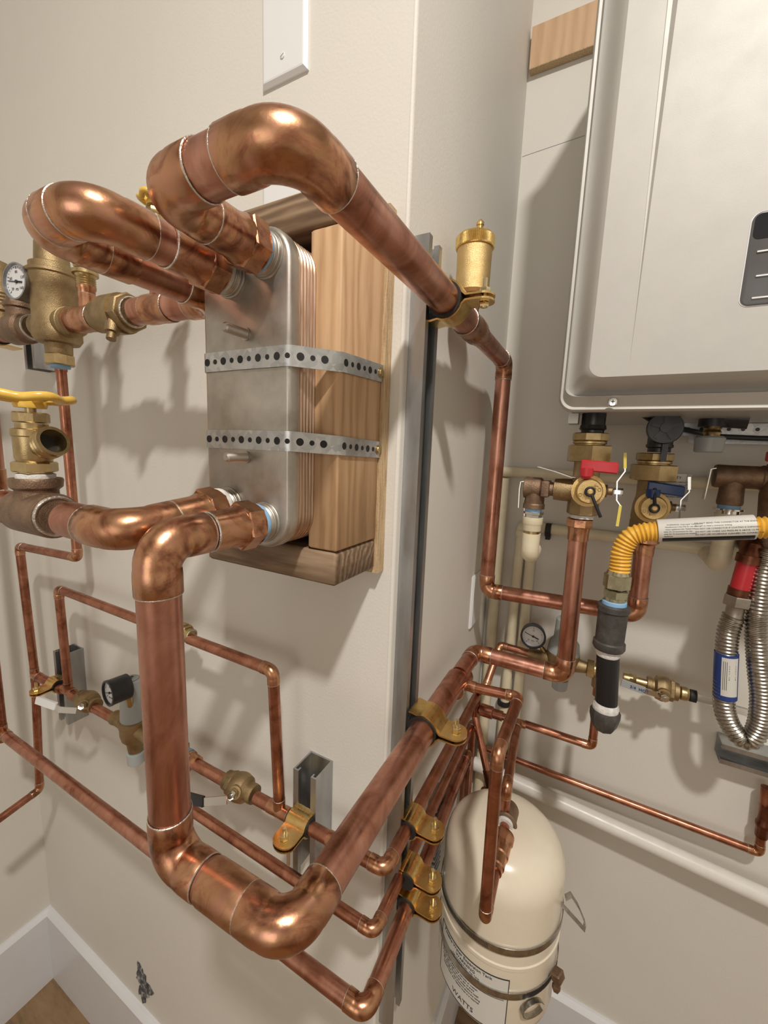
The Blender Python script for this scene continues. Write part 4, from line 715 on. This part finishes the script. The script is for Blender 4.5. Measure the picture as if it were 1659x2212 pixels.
# control panel
px0,pz0,pz1=.3415,1.776,1.873
P0=[Vector((p.x,p.y,p.z)) for p in rrect(px0,px0+.115,pz0,pz1,.009,.1672)]
b=B().rings([rrect(px0,px0+.115,pz0,pz1,.009,.1684),rrect(px0,px0+.115,pz0,pz1,.009,.1666),rrect(px0+.001,px0+.114,pz0+.001,pz1-.001,.008,.1660)]); pn=obj('control_panel',b,'panel',t)
obj('screen',B().rings([rrect(px0+.002,px0+.113,1.845,pz1-.002,.006,.1662),rrect(px0+.002,px0+.113,1.845,pz1-.002,.006,.1656)]),'screen',pn)
obj('panel_trim',B().rings([rrect(px0-.0012,px0+.1162,pz0-.0012,pz1+.0005,.0095,.1686),rrect(px0-.0012,px0+.1162,pz0-.0012,pz1+.0005,.0095,.1676)]),'white',pn)
for k in('Pa','Pb','Pc'):
    p=V(k); obj('button',B().box((p.x+.004,.1652,p.z),(.016,.0012,.0016)),'white',pn)
# underside
b=B().bb(.36,.62,.500,.5018,1.634,1.6665); rl=obj('mounting_rail',b,'galv',t)
b=B()
for k in range(9): b.rev((.375+.026*k,.4998,1.648),-Y,[(0,.0055 if k%2 else .0035),(.0004,.0055 if k%2 else .0035)],16)
obj('rail_hole',b,'dark',rl)
b=B().bb(.345,.62,.455,.457,1.645,1.667); r2=obj('mounting_rail',b,'galv',t)
b=B()
for k in range(14): b.rev((.352+.019*k,.4548,1.657),-Y,[(0,.003),(.0004,.003)],14)
obj('rail_hole',b,'dark',r2)
b=B().bb(.168,.182,.26,.3,1.652,1.6675); obj('corner_tab',b,'heaterd',t)
hotx=V('v1'); b=B().cyl((.2035,.275,1.668),(.2035,.275,1.650),.0172,28); b.rev((.2035,.275,1.650),-Z,[(0,.0185),(.006,.0195),(.008,.0165),(.012,.0165)],28); o=obj('outlet_stub',b,'ironp',t)
c=V('w0'); b=B().cyl((.303,.36,1.668),(.303,.36,1.625),.0182,28); b.rev((.303,.36,1.625),-Z,[(0,.0195),(.004,.0195),(.006,.0165),(.012,.0165)],28); obj('inlet_stub',b,'dark',t)
w=V('wknob'); b=B().rev((w.x,.352,w.z),-Y,[(0,.016),(.010,.020),(.012,.0245),(.024,.0250),(.028,.0235)],32); f_=obj('filter_cap',b,'dark',t)
b=B()
for k in range(5):
    a=2*PI*k/5+.3; b.box((w.x+.012*math.cos(a),.3225,w.z+.012*math.sin(a)),(.016,.004,.006),Vector((math.cos(a),0,math.sin(a))),Y,Vector((-math.sin(a),0,math.cos(a))))
b.cyl((w.x,.322,w.z),(w.x,.317,w.z),.0075,20); obj('cap_ribs',b,'dark',f_); obj('tether',B().box((w.x+.004,.335,w.z-.036),(.008,.012,.032)),'dark',f_)
cn=V('con1'); b=B().cyl((.373,.38,1.668),(.373,.38,1.656),.020,24); b.cyl((.373,.38,1.672),(.415,.372,1.668),.016,20); cc=obj('condensate_tee',b,'dark',t)
obj('brass_neck',B().rev((.373,.38,1.657),-Z,[(0,.0115),(.004,.012),(.006,.0105),(.010,.0125),(.014,.0105),(.018,.0105)],24),'brass',cc)
obj('drain_cap',B().rev((.3715,.38,1.641),-Z,[(0,.0175),(.003,.0205),(.016,.0195),(.024,.0195),(.026,.017)],28),'grey',cc)
pts=[Vector((.255,.33,1.69)),Vector((.267,.345,1.676)),Vector((.285,.35,1.665)),Vector((.31,.375,1.657)),Vector((.353,.40,1.649)),Vector((.40,.45,1.644)),Vector((.45,.45,1.642)),Vector((.56,.45,1.642))]
tag(obj('power_cable',B().sweep(pts,.0045,12),'dark'),'black cable drooping under the water heater','cable')
# ================================================================ isolation valve kits
def kit(cx,cy,zt,zcap,zbot,label,capP,hA,hB,hz,hmat,leverpts,relief,tether,sc=1.0):
    t=thing('isolation_valve',label,'valve',(cx,cy,zbot)); A=lambda z:Vector((cx,cy,z))
    b=B().hex(A(zt),-Z,0,.0125,.0265*sc,ph=.2,n=8); b.rev(A(zt),-Z,[(.012,.0225*sc),(.0135,.0245*sc),(.0165,.0245*sc),(.0175,.022*sc),(.02,.022*sc)],28); obj('locking_nut',b,'brass',t)
    obj('union_nut',B().hex(A(zt-.019),-Z,0,.0265,.0335*sc,ph=.35,n=6),'brass',t)
    b=B().rev(A(zt-.044),-Z,[(0,.0195*sc),(.028,.0195*sc),(.042,.0225*sc),(.062,.0235*sc),(zt-.044-zbot-.020,.0225*sc)],32)
    b.hex(A(zbot+.024),-Z,0,.020,.0235*sc,n=8,ph=.1); cp=Vector((cx+(capP.x-cx)*.3,capP.y+.012,capP.z)); b.rev((cx,cy,capP.z),Vector((capP.x-cx,capP.y-cy,0)),[(0,.019*sc),(.022,.019*sc)],28)
    if relief: b.rev((cx,cy,capP.z-.003),-X,[(0,.0185),(.030,.0185),(.045,.0175),(.0455,.015)],28)
    b.rev((cx,cy,capP.z+.0),X,[(0,.014),(.026,.0125),(.026,.010),(.032,.010),(.033,.0062),(.040,.0062)],20)
    obj('valve_body',b,'castb',t)
    obj('thread_tape',B().rev(A(zbot+.004),-Z,[(0,.0175*sc),(.002,.0185*sc),(.006,.018*sc)],28),'sealant',t)
    nd=Vector((capP.x-cx,capP.y-cy,0)).normalized(); cap=obj('drain_cap',B().rev(capP+nd*-.016,nd,[(0,.0235*sc),(.005,.0245*sc),(.0055,.0195*sc),(.013,.0190*sc),(.015,.0175*sc),(.0155,.0172*sc)],40),'vent',t)
    u=Z.cross(nd); b=B()
    put_text(b,'ICO',.008,capP+nd*.0+Vector((0,0,.008))-u*-.008,-u if u.dot(X)<0 else u,Z,ext=.0004) if False else None
    uu=X-nd*X.dot(nd); uu.normalize(); put_text(b,'VALVE' if False else 'ICO',.0075,capP+uu*.010+Z*.006+nd*.0002,(uu-Z*.8),(Z+uu*.8),ext=.0004); put_text(b,'OTE',.0075,capP-uu*.009-Z*.007+nd*.0002,(uu-Z*.4),(Z+uu*.4),ext=.0004)
    obj('raised_lettering',b,'brass',cap)
    q=obj('tether_post',B().rev(capP,nd,[(-.001,.0045),(.004,.0045),(.0055,.0028)],18),'vent',cap); b=B().torus(capP+nd*.002,nd,.006,.0020,seg=20)
    b.sweep([capP+nd*.002+p for p in tether],.0024,10); obj('tether',b,'rubber',cap)
    hA,hB=V(hA),V(hB); d=(hB-hA); L=d.length; d.normalize(); c=lerp(hA,hB,.5)
    b=B().box(c+Z*hz,(L,.009,.017),d,Y,Z,bev=.002); b.rev(hA+d*.009+Z*(hz-.004),-Z,[(0,.0105),(.012,.0095),(.012,.007),(.016,.006)],20); obj('handle',b,hmat,t)
    lp=[V(p) for p in leverpts]; lv=obj('purge_lever',B().ribbon(lp,Y,.0085,.0016),'chrome',t)
    obj('lever_grip',B().ribbon([lp[0],lerp(lp[0],lp[1],.85)],Y,.0095,.004),'ylev' if relief else 'chrome',lv); 
    if relief: obj('lever_grip',B().ribbon([lp[-2],lp[-1]],Y,.0095,.004),'ylev',lv)
    q=V(lp[2]); q=Vector((q.x+.003,cy-.005,capP.z)); obj('lever_nut',B().hex(q-X*.006,X,0,.013,.0062),'chrome',lv)
    return t
kit(.2015,.275,1.638,1.549,1.504,'brass isolation valve with a red handle under the water heater',V('vcapF'),'vr0','vr1',.004,'red',['vy0','vy1','vy2','vy3','vy4','vy5'],True,[Vector((.003,0,-.005)),Vector((.010,-.003,-.020)),Vector((.018,0,-.037))])
kit(.2985,.36,1.611,1.523,1.474,'brass isolation valve with a blue handle right of the red one',V('wcapF'),'wb0','wb1',.004,'blue',['wy0','wy1','wy2','wy3',V('wy3')+Vector((.004,0,-.01)),V('wy3')+Vector((.008,0,-.02))],False,[Vector((0,0,.005)),Vector((-.002,-.002,.018)),Vector((-.003,0,.032))],sc=1.03)
# relief valve
q=Vector((.1265,.275,1.5455)); t=thing('pressure_relief_valve','bronze relief valve left of the red-handled valve with a cream pipe below','valve',q)
b=B().rev(q-X*.0175,X,[(0,.0175),(.001,.0185),(.026,.0180),(.030,.0140),(.040,.0135),(.041,.0115),(.048,.0115)],32); b.box(q+X*.017,(.013,.035,.027),bev=.002); b.rev(q,-Z,[(0,.0160),(.026,.0160),(.028,.0175),(.035,.0175)],30); obj('valve_body',b,'bronze',t)
obj('thread_tape',B().rev(q-Z*.035,-Z,[(0,.0125),(.001,.0135),(.007,.013)],26),'tape',t)
obj('test_lever',B().ribbon([q-X*.018+Z*.010,q-X*.024+Z*.009,q-X*.025-Z*.004,q-X*.024-Z*.036],Y,.012,.0014),'chrome',t)
obj('spring_pin',B().cyl(q-X*.017-Z*.003,q-X*.014-Z*.052,.0007,6),'chrome',t)
obj('thread_collar',B().rev(q+X*.036,X,[(0,.0140),(.006,.0140)],24),'sealant',t)
q=Vector((.127,.275,1.503)); t=thing('cpvc_pipe_drop','cream plastic relief discharge pipe hanging from the bronze valve by the red handle','plastic pipe',q,'cream plastic pipes')
obj('steel_ring',B().rev(q,-Z,[(-.002,.0165),(.002,.0165),(.003,.014),(.010,.014)],8),'chrome',t)
b=B().rev(q,-Z,[(.008,.0165),(.018,.0165),(.020,.0155),(.021,.0150),(.030,.0150),(.031,.0145)],32); obj('coupling',b,'cpvc',t)
obj('glue_ring',B().rev(q,-Z,[(.030,.0128),(.037,.0128)],28),'brass',t)
e=q-Z*.068; b=B().rev(q,-Z,[(.036,.0150),(.060,.0145)],32); b.sweep([q-Z*.058,q-Z*.064,q-Z*.069+Y*.001,q-Z*.0735+Y*.005,q-Z*.076+Y*.012,q-Z*.076+Y*.02,q-Z*.072+Y*.04],lambda i:.0145,26); obj('elbow',b,'cpvc',t)
pe=q-Z*.072+Y*.035; 
obj('pipe',B().sweep([pe,Vector((.11,.47,1.44)),Vector((.098,.500,1.443))],.0112,20),'cpvc',t)
# cpvc on the recess wall
def cp(label,paths,r=.0112,name='cpvc_pipe',mat='cpvc',fat=1.22):
    t=thing(name,label,'plastic pipe',V(paths[0][0]),'cream plastic pipes')
    for p in paths:
        p=[V(x) for x in p]
        if len(p)==2: obj('pipe',B().cyl(p[0],p[1],r,24),mat,t)
        else:
            off=[0]*len(p)
            for i in range(1,len(p)-1): off[i],_=elbow(t,p[i-1],p[i],p[i+1],r,mat,1.0,1.2,solder=False,fat=fat)
            for i in range(len(p)-1):
                d=(p[i+1]-p[i]).normalized(); obj('pipe',B().cyl(p[i]+d*off[i]*.9,p[i+1]-d*off[i+1]*.9,r,24),mat,t)
    return t
yw=.524
cp('upper cream plastic pipe running across the recess wall behind the valves',[((.0,yw,1.56),(.62,yw,1.56))])
cp('lower cream plastic pipe from the wall elbow running right behind the thick pipes',[((.62,yw,1.428),(.072,yw,1.438),(.066,yw,.70))])
cp('cream plastic riser in the corner nearest the side wall',[((.022,yw,1.545),(.022,yw,.70))],r=.0125)
cp('cream plastic riser third from the corner behind the round gauge',[((.097,yw,1.425),(.097,yw,.70))])
t=cp('cream plastic discharge pipe hanging from the brown tee at right',[((.4205,.43,1.500),(.4205,.43,1.425),(.4205,.515,1.425))],r=.0155,fat=1.04)
obj('coupling',B().rev((.4205,.43,1.514),-Z,[(0,.018),(.020,.018),(.022,.0165),(.03,.0165)],30),'cpvc',t)
t=thing('pipe_hook','black plastic pipe hook on the lower cream pipe right of the relief elbow','pipe hanger',(.129,yw,1.436)); obj('hook',B().rev((.124,yw,1.434),X,[(0,.0155),(.012,.0155)],24).bb(.125,.135,yw-.004,D,1.412,1.42),'rubber',t)
t=thing('pipe_hook','dark pipe hook low on the cream riser above the tank','pipe hanger',(.066,yw,.985)); obj('hook',B().rev((.066,yw,.98),Z,[(0,.0155),(.012,.0155)],24),'rubber',t)
# paper tags
t=tag(obj('warning_tag',B().ribbon([V('tag0'),lerp('tag0','tag1',.5)+Z*.001,V('tag1'),lerp('tag1','tag2',.5)-Z*.0015,V('tag2')],Y,.05,.0004),'label'),'thin white paper tag curling over the red-handled valve','tag')
tc=Vector((.335,.372,1.556)); R_=[]
pts=[tc+Vector((-.020,.002,0)),tc+Vector((0,.002,0)),tc+Vector((.012,.000,0)),tc+Vector((.018,-.006,0))]
t=thing('warning_tag','small printed paper tag behind the blue-handled valve','tag',tc); obj('paper',B().ribbon(pts,Z,.045,.0005),'label',t)
b=B(); put_text(b,'PRIORITY',.0065,tc+Vector((-.008,-.0008,.016)),X,Z)
for k in range(6): put_text(b,'hot water relief only',.0033,tc+Vector((.001,-.0004,.009-.005*k)),X,Z)
obj('lettering',b,'ink',t)
# ================================================================ right hand bronze tee
q=V('rt2'); t=thing('bronze_tee_valve','brown bronze relief valve at right above a cream plastic elbow','valve',q)
b=B().rev((.394,.43,1.577),X,[(0,.0185),(.003,.0195),(.022,.0190),(.060,.0190),(.062,.0205),(.075,.0205)],32); b.rev((.4205,.43,1.577),-Z,[(0,.0165),(.030,.0175),(.044,.0185),(.048,.0175)],30); obj('valve_body',b,'bronze',t)
obj('thread_tape',B().rev((.4205,.43,1.529),-Z,[(0,.0160),(.006,.0155)],26),'tape',t); obj('steel_ring',B().rev((.4205,.43,1.523),-Z,[(0,.0215),(.003,.0215),(.0035,.0165),(.011,.0165)],30),'chrome',t)
obj('test_lever',B().ribbon([Vector((.394,.43,1.59)),Vector((.387,.43,1.588)),Vector((.386,.43,1.57)),Vector((.384,.43,1.535))],Y,.02,.0014),'chrome',t)
t=thing('brass_valve','dark brass valve with a red cap at the right edge of the photo','valve',(.470,.43,1.54))
b=B().rev((.467,.43,1.577),X,[(0,.016),(.06,.016)],28); b.rev((.476,.42,1.60),-Z,[(0,.018),(.05,.022),(.10,.018),(.12,.016),(.19,.013)],28); obj('valve_body',b,'bronze',t)
obj('red_handle',B().box((.472,.40,1.612),(.045,.012,.016),bev=.002),'red',t)
# ================================================================ gas connector and drip leg
def corr(path,r,step,amp,mat,root,name='corrugated_tube',seg=20):
    P=[V(p) for p in path]; pts=[]
    # catmull rom
    for i in range(len(P)-1):
        p0=P[max(i-1,0)];p1=P[i];p2=P[i+1];p3=P[min(i+2,len(P)-1)]
        n=max(2,int((p2-p1).length/(step/4)))
        for k in range(n):
            s=k/n; pts.append(.5*((2*p1)+(p2-p0)*s+(2*p0-5*p1+4*p2-p3)*s*s+(3*p1-p0-3*p2+p3)*s**3))
    pts.append(P[-1]); L=[0]
    for i in range(1,len(pts)): L.append(L[-1]+(pts[i]-pts[i-1]).length)
    N_=int(L[-1]/step*6); out=[]; j=0
    for k in range(N_+1):
        s=L[-1]*k/N_
        while j<len(L)-2 and L[j+1]<s: j+=1
        f=(s-L[j])/max(L[j+1]-L[j],1e-9); out.append(pts[j].lerp(pts[j+1],f))
    return obj(name,B().sweep(out,lambda i:r+amp*math.cos(2*PI*i/6),seg),mat,root,sharp=60),out
t=thing('gas_connector','yellow corrugated gas connector with a white printed sleeve bending right','gas hose','G0')
g0=V('G0'); corr([g0-Z*.004,g0+Z*.012,Vector((.2625,.25,1.462)),Vector((.272,.25,1.484)),Vector((.288,.25,1.493)),'G3',lerp('G3','G4',.12)],.0138,.0055,.0013,'yel',t)
corr([lerp('G3','G4',.9),'G4',V('G4')+Vector((.03,0,.002)),V('G4')+Vector((.10,0,-.005))],.0138,.0055,.0013,'yel',t)
corr([Vector((.44,.285,1.498)),Vector((.41,.285,1.475)),Vector((.39,.29,1.49))],.0001,.01,0,'yel',t,'strand') if False else None
G3,G4=V('G3')+Z*.001,V('G4')+Z*.001; d=(G4-G3).normalized(); L=(G4-G3).length; v=Z-d*Z.dot(d); v.normalize(); nf=-Y
b=B().rev(G3,d,[(0,.0163),(.001,.0166),(L,.0166),(L+.0005,.016)],40,up=v); sl=obj('printed_sleeve',b,'label',t); sl['label']='white printed paper sleeve'
obj('sleeve_band',B().rings([[G3+d*s+v*(-.0168*math.sin(a))+nf*.0168*math.cos(a) for a in [math.radians(32+4*k) for k in range(9)]]+[G3+d*s+v*(-.0162*math.sin(a))+nf*.0162*math.cos(a) for a in [math.radians(64-4*k) for k in range(9)]] for s in(.004,L-.002)]),'ironp',sl)
b=B()
def sleeve_text(txt,size,s0,ang):
    vs,fs=text_mesh(txt,size,.0001,'LEFT'); out=[]
    for p in vs:
        a=ang+p.y/.0166; out.append(G3+d*(s0+p.x)+v*(.0167+p.z)*math.sin(a)+nf*(.0167+p.z)*math.cos(a))
    b.add(out,fs)
for i,(sz,s0,tx) in enumerate(((.0030,.010,'WARNING: Improper Installation'),(.0024,.008,'Manufactured in the USA for use with'),(.0024,.008,'indoor appliances only. Tested and'),(.0024,.006,'ANSI Z21.24 Connectors for Gas'),(.0024,.006,'ANSI Z21.75 Connectors for Outdoor'),(.0024,.006,'Appliances'))): sleeve_text(tx,sz,s0,.62-.20*i)
for i,(sz,tx) in enumerate(((.0030,'DO NOT BEND THIS CONNECTOR AT THE ENDS.'),(.0026,'Strength to resist a connector kinking'),(.0028,'DO NOT USE CONNECTOR IF COATING IS DAMAGED'),(.0028,'DO NOT USE WHERE GAS PRESSURE IS ABOVE 1/2 PSI'),(.0028,'DO NOT USE HOUSEHOLD CLEANERS ON CONNECTOR'))): sleeve_text(tx,sz,.042,.66-.24*i)
obj('lettering',b,'ink',sl)
q=Vector((.2612,.25,0)); A=lambda z:Vector((q.x,q.y,z))
b=B().hex(A(1.424),-Z,0,.022,.0190,ph=.2); b.rev(A(1.430),-Z,[(0,.0145),(.006,.0165)],24); b.hex(A(1.400),-Z,0,.013,.0180,ph=.5); b.rev(A(1.388),-Z,[(0,.015),(.008,.015)],24); fn=obj('flare_nut',b,'zincy',t)
t=thing('gas_drip_leg','black iron drip leg with coupling and end cap under the yellow gas connector','gas pipe',A(1.18))
obj('thread_tape',B().rev(A(1.382),-Z,[(0,.0160),(.001,.0172),(.008,.0175)],28),'tape',t)
b=B().rev(A(1.376),-Z,[(0,.0205),(.002,.0228),(.010,.0230),(.012,.0210),(.060,.0205),(.062,.0228),(.070,.0232),(.074,.021)],36); obj('coupling',b,'iron',t)
b=B().rev(A(1.304),-Z,[(0,.0170),(.010,.0178),(.013,.0168)],28); obj('pipe_dope',b,'sealant',t)
b=B().cyl(A(1.300),Vector((.268,.25,1.205)),.0164,32); obj('nipple',b,'ironp',t)
b=B().rev((.2675,.25,1.212),-Z,[(0,.0168),(.006,.0195),(.012,.019),(.014,.0165)],28); obj('pipe_dope',b,'sealant',t)
b=B().rev((.268,.25,1.200),-Z,[(0,.0205),(.003,.0222),(.012,.0222),(.028,.0185),(.034,.0150)],8); b.hex((.268,.25,1.172),-Z,0,.006,.013,n=4); obj('end_cap',b,'iron',t)
# ================================================================ regulator and valve on the recess wall
q=Vector((.190,.462,1.160)); t=thing('pressure_regulator','grey-capped brass regulator on the recess wall behind the thick vertical pipe','valve',q)
b=B().rev(q-Z*.04,Z,[(0,.014),(.012,.016),(.022,.026),(.036,.031),(.052,.033),(.062,.033),(.066,.030)],36); b.rev(q-X*.07,X,[(0,.011),(.012,.0125),(.03,.0145),(.07,.02)],24); b.rev(q+X*.05,-X,[(0,.011),(.01,.013),(.05,.02)],24); obj('valve_body',b,'castb',t)
obj('cap',B().rev(q+Z*.024,Z,[(0,.0325),(.02,.030),(.026,.026),(.03,.0225),(.072,.0205),(.075,.018)],32),'grey',t); obj('bottom_cap',B().rev(q-Z*.04,-Z,[(0,.0165),(.022,.0155),(.024,.013)],28),'grey',t)
tg=gauge(Vector((.128,.445,1.2085)),Vector((.12,-.98,.14)),.0265,'black-rimmed round pressure gauge on the recess wall beside the thick pipe',depth=.02,rim='dark',needle=160,txt=('0','15','30'))
obj('neck',B().cyl(Vector((.140,.456,1.190)),Vector((.158,.462,1.168)),.005,12),'brass',tg)
t=thing('brass_tee','pale brass tee behind the black drip leg on the recess wall','fitting',(.262,.462,1.158))
b=B().rev((.236,.462,1.160),X,[(0,.0105),(.004,.0105)],16); b.hex((.238,.462,1.160),X,0,.014,.0195); b.rev((.250,.462,1.160),X,[(0,.0145),(.035,.0145)],24); b.rev((.262,.462,1.160),-Z,[(0,.012),(.035,.0125)],24); b.hex((.283,.462,1.159),X,0,.014,.017); obj('tee_body',b,'brass',t)
pipe(t,Vector((.2625,.4625,1.13)),Vector((.2625,.462,1.105)),.0085,'cus','riser').data.materials[0]=M['cus']
t=ball_valve(Vector((.372,.462,1.157)),X,-Y,.0100,'small ball valve with a blue-lettered lever left of the steel hose',[Vector((.372,.438,1.154)),Vector((.362,.432,1.156)),Vector((.340,.430,1.158)),Vector((.30,.430,1.163))],'chrome','grey',L=.026)
b=B().rev((.305,.462,1.158),X,[(0,.012),(.003,.0125),(.016,.0125),(.018,.010),(.042,.010)],24); b.hex((.315,.462,1.158),X,0,.012,.0135); obj('union_end',b,'brass',t); b=B().rev((.398,.462,1.157),X,[(0,.0085),(.004,.013),(.012,.013),(.014,.0125),(.018,.0095),(.022,.0095)],24); obj('tail_piece',b,'brass',t)
b=B(); put_text(b,'3/4  HOT',.008,Vector((.331,.4262,1.1595)),X-Z*.09,Z,ext=.0003); lt=obj('lever_lettering',b,'inkb',t)
obj('black_ring',B().rev((.416,.462,1.157),X,[(0,.0115),(.010,.0115)],20),'rubber',t)
tag(obj('clear_hose',B().sweep([Vector((.420,.462,1.157)),Vector((.46,.465,1.152)),Vector((.50,.47,1.148)),Vector((.56,.47,1.142))],.0072,16),'clear'),'clear plastic hose pushed on the small ball valve','hose')
# ================================================================ steel hose loop
t=thing('braided_hose','corrugated stainless steel hose loop hanging at the right edge with a blue barcode label','hose','s6')
o_,pp=corr(['s0','s1','s2','s3','s4','s5','s6','s7','s8','s9','s10','s11'],.0150,.0062,.0012,'wire',t)
# narrower descending half: replaced radius
q=V('s11'); q2=V('s12'); d=(q2-q).normalized()
b=B().rev(q-d*.006,d,[(0,.0145),(.008,.0125),(.026,.0125),(.030,.015)],24); b.hex(q+d*.018,d,0,.018,.0195,ph=.2); obj('hose_nut',b,'steel',t)
a=V('s9')-V('s8'); P1=lerp('s8','s9',.25); P2=V('s9')+ (V('s10')-V('s9'))*.35; ax=(P2-P1).normalized(); side=Vector((1,-.1,0)); side=(side-ax*side.dot(ax)).normalized(); fr=ax.cross(side); 
if fr.y>0: fr=-fr
mid=lerp('s9',lerp(P1,P2,.5),.35)
b=B().sweep([P1,mid,P2],.0168,32); lw=obj('label_wrap',b,'inkb',t); lw['label']='dark blue label sleeve'
def onl(a_,s): 
    base=P1.lerp(mid,s*2) if s<.5 else mid.lerp(P2,(s-.5)*2); return base+(side*math.sin(a_)+fr*math.cos(a_))*.0173
R=[]
for s in(.08,.3,.5,.7,.92): R.append([onl(-.45+.13*k,s) for k in range(12)]+[onl(.98-.13*k,s)-fr*.0006 for k in range(12)])
obj('label_paper',B().rings(R),'label',lw); b=B()
for k in range(16):
    s=.35+.026*k*.9; a0,a1=.15,.75; 
    if k%4==3: continue
    w_=.007 if k%3 else .014; b.add([onl(a0,s)+fr*.0003,onl(a1,s)+fr*.0003,onl(a1,s+w_)+fr*.0003,onl(a0,s+w_)+fr*.0003],[(0,1,2,3)])
for k in range(3):
    a0=-.32+.14*k; b.add([onl(a0,.18)+fr*.0003,onl(a0+.035,.18)+fr*.0003,onl(a0+.035,.8)+fr*.0003,onl(a0,.8)+fr*.0003],[(0,1,2,3)])
obj('barcode',b,'ink',lw)
t=thing('red_hose_fitting','red tube fitting with dark copper elbow above the steel hose','fitting','s13')
s12,s13=V('s12')+Z*.012,V('s13'); d=(s13-s12).normalized()
obj('red_sleeve',B().rev(s12,d,[(0,.0140),(.058,.0140)],28),'redfit',t); obj('collar',B().rev(s12,d,[(.0,.0155),(.012,.0158)],28),'dkcu',t)
tp=s12+d*.058; obj('elbow',B().sweep([tp,tp+d*.012,tp+d*.022+Y*.004,tp+d*.026+Y*.014,tp+d*.026+Y*.05],lambda i:.0165 if i==0 else .0145,24),'dkcu',t); obj('collar',B().rev(tp,d,[(-.001,.0168),(.012,.0168)],28),'dkcu',t)
# ================================================================ white drain pipe, plywood strip
t=thing('drain_pipe','long sloping white plastic drain pipe low on the recess wall','plastic pipe','wp1'); w0,w1=V('wp0'),V('wp1'); d=(w1-w0).normalized()
obj('pipe',B().cyl(w0-d*.09,w1+d*.3,.0165,32),'pvc',t)
t=thing('plywood_strip','short strip of plywood blocking high on the recess wall beside the heater','board',(.2,.53,2.385)); o=obj('strip',B().bb(.006,.62,.522,D-.0005,2.385,2.459),'ply',t); obj('ply_layers',B().bb(.0062,.6195,.5222,D-.0008,2.3838,2.3862),'plye',t)
tag(obj('hairline_crack',B().cyl((.002,D-.0002,2.235),(.16,D-.0002,2.243),.0006,6),'grey'),'thin dark hairline crack in the recess wall under the plywood strip','wall crack')
# ================================================================ light, camera
def area(name,loc,size,power,colr,target,shape='DISK'):
    l=bpy.data.lights.new(name,'AREA'); l.shape=shape; l.size=size; l.energy=power; l.color=colr
    o=bpy.data.objects.new(name,l); col.objects.link(o); o.location=loc; o.rotation_euler=(Vector(target)-Vector(loc)).to_track_quat('-Z','Y').to_euler(); return o
area('ceiling_lamp',LAMP,.13,LP,(1,.955,.885),(LAMP[0],LAMP[1]+.001,0))
area('fill_light',(.2,yb+.15,1.5),1.1,FP,(1,.97,.93),(.1,0,1.3),'SQUARE')  # added fill behind the camera to soften shadows, stands for no known source
w=bpy.data.worlds.new('World'); scene.world=w; w.use_nodes=True; w.node_tree.nodes['Background'].inputs[0].default_value=(.9,.85,.8,1); w.node_tree.nodes['Background'].inputs[1].default_value=.3
cam=bpy.data.cameras.new('Camera'); co=bpy.data.objects.new('Camera',cam); col.objects.link(co); scene.camera=co
cam.sensor_fit='HORIZONTAL'; cam.sensor_width=36; cam.lens=FPX/1659*36; cam.clip_start=.01; cam.clip_end=50
m=Matrix(RM3).to_4x4(); m.translation=Vector(CAM); co.matrix_world=m
scene.view_settings.view_transform='Standard'; scene.view_settings.look='None'; scene.view_settings.gamma=1; scene.view_settings.exposure=EXPO; scene.view_settings.use_curve_mapping=False
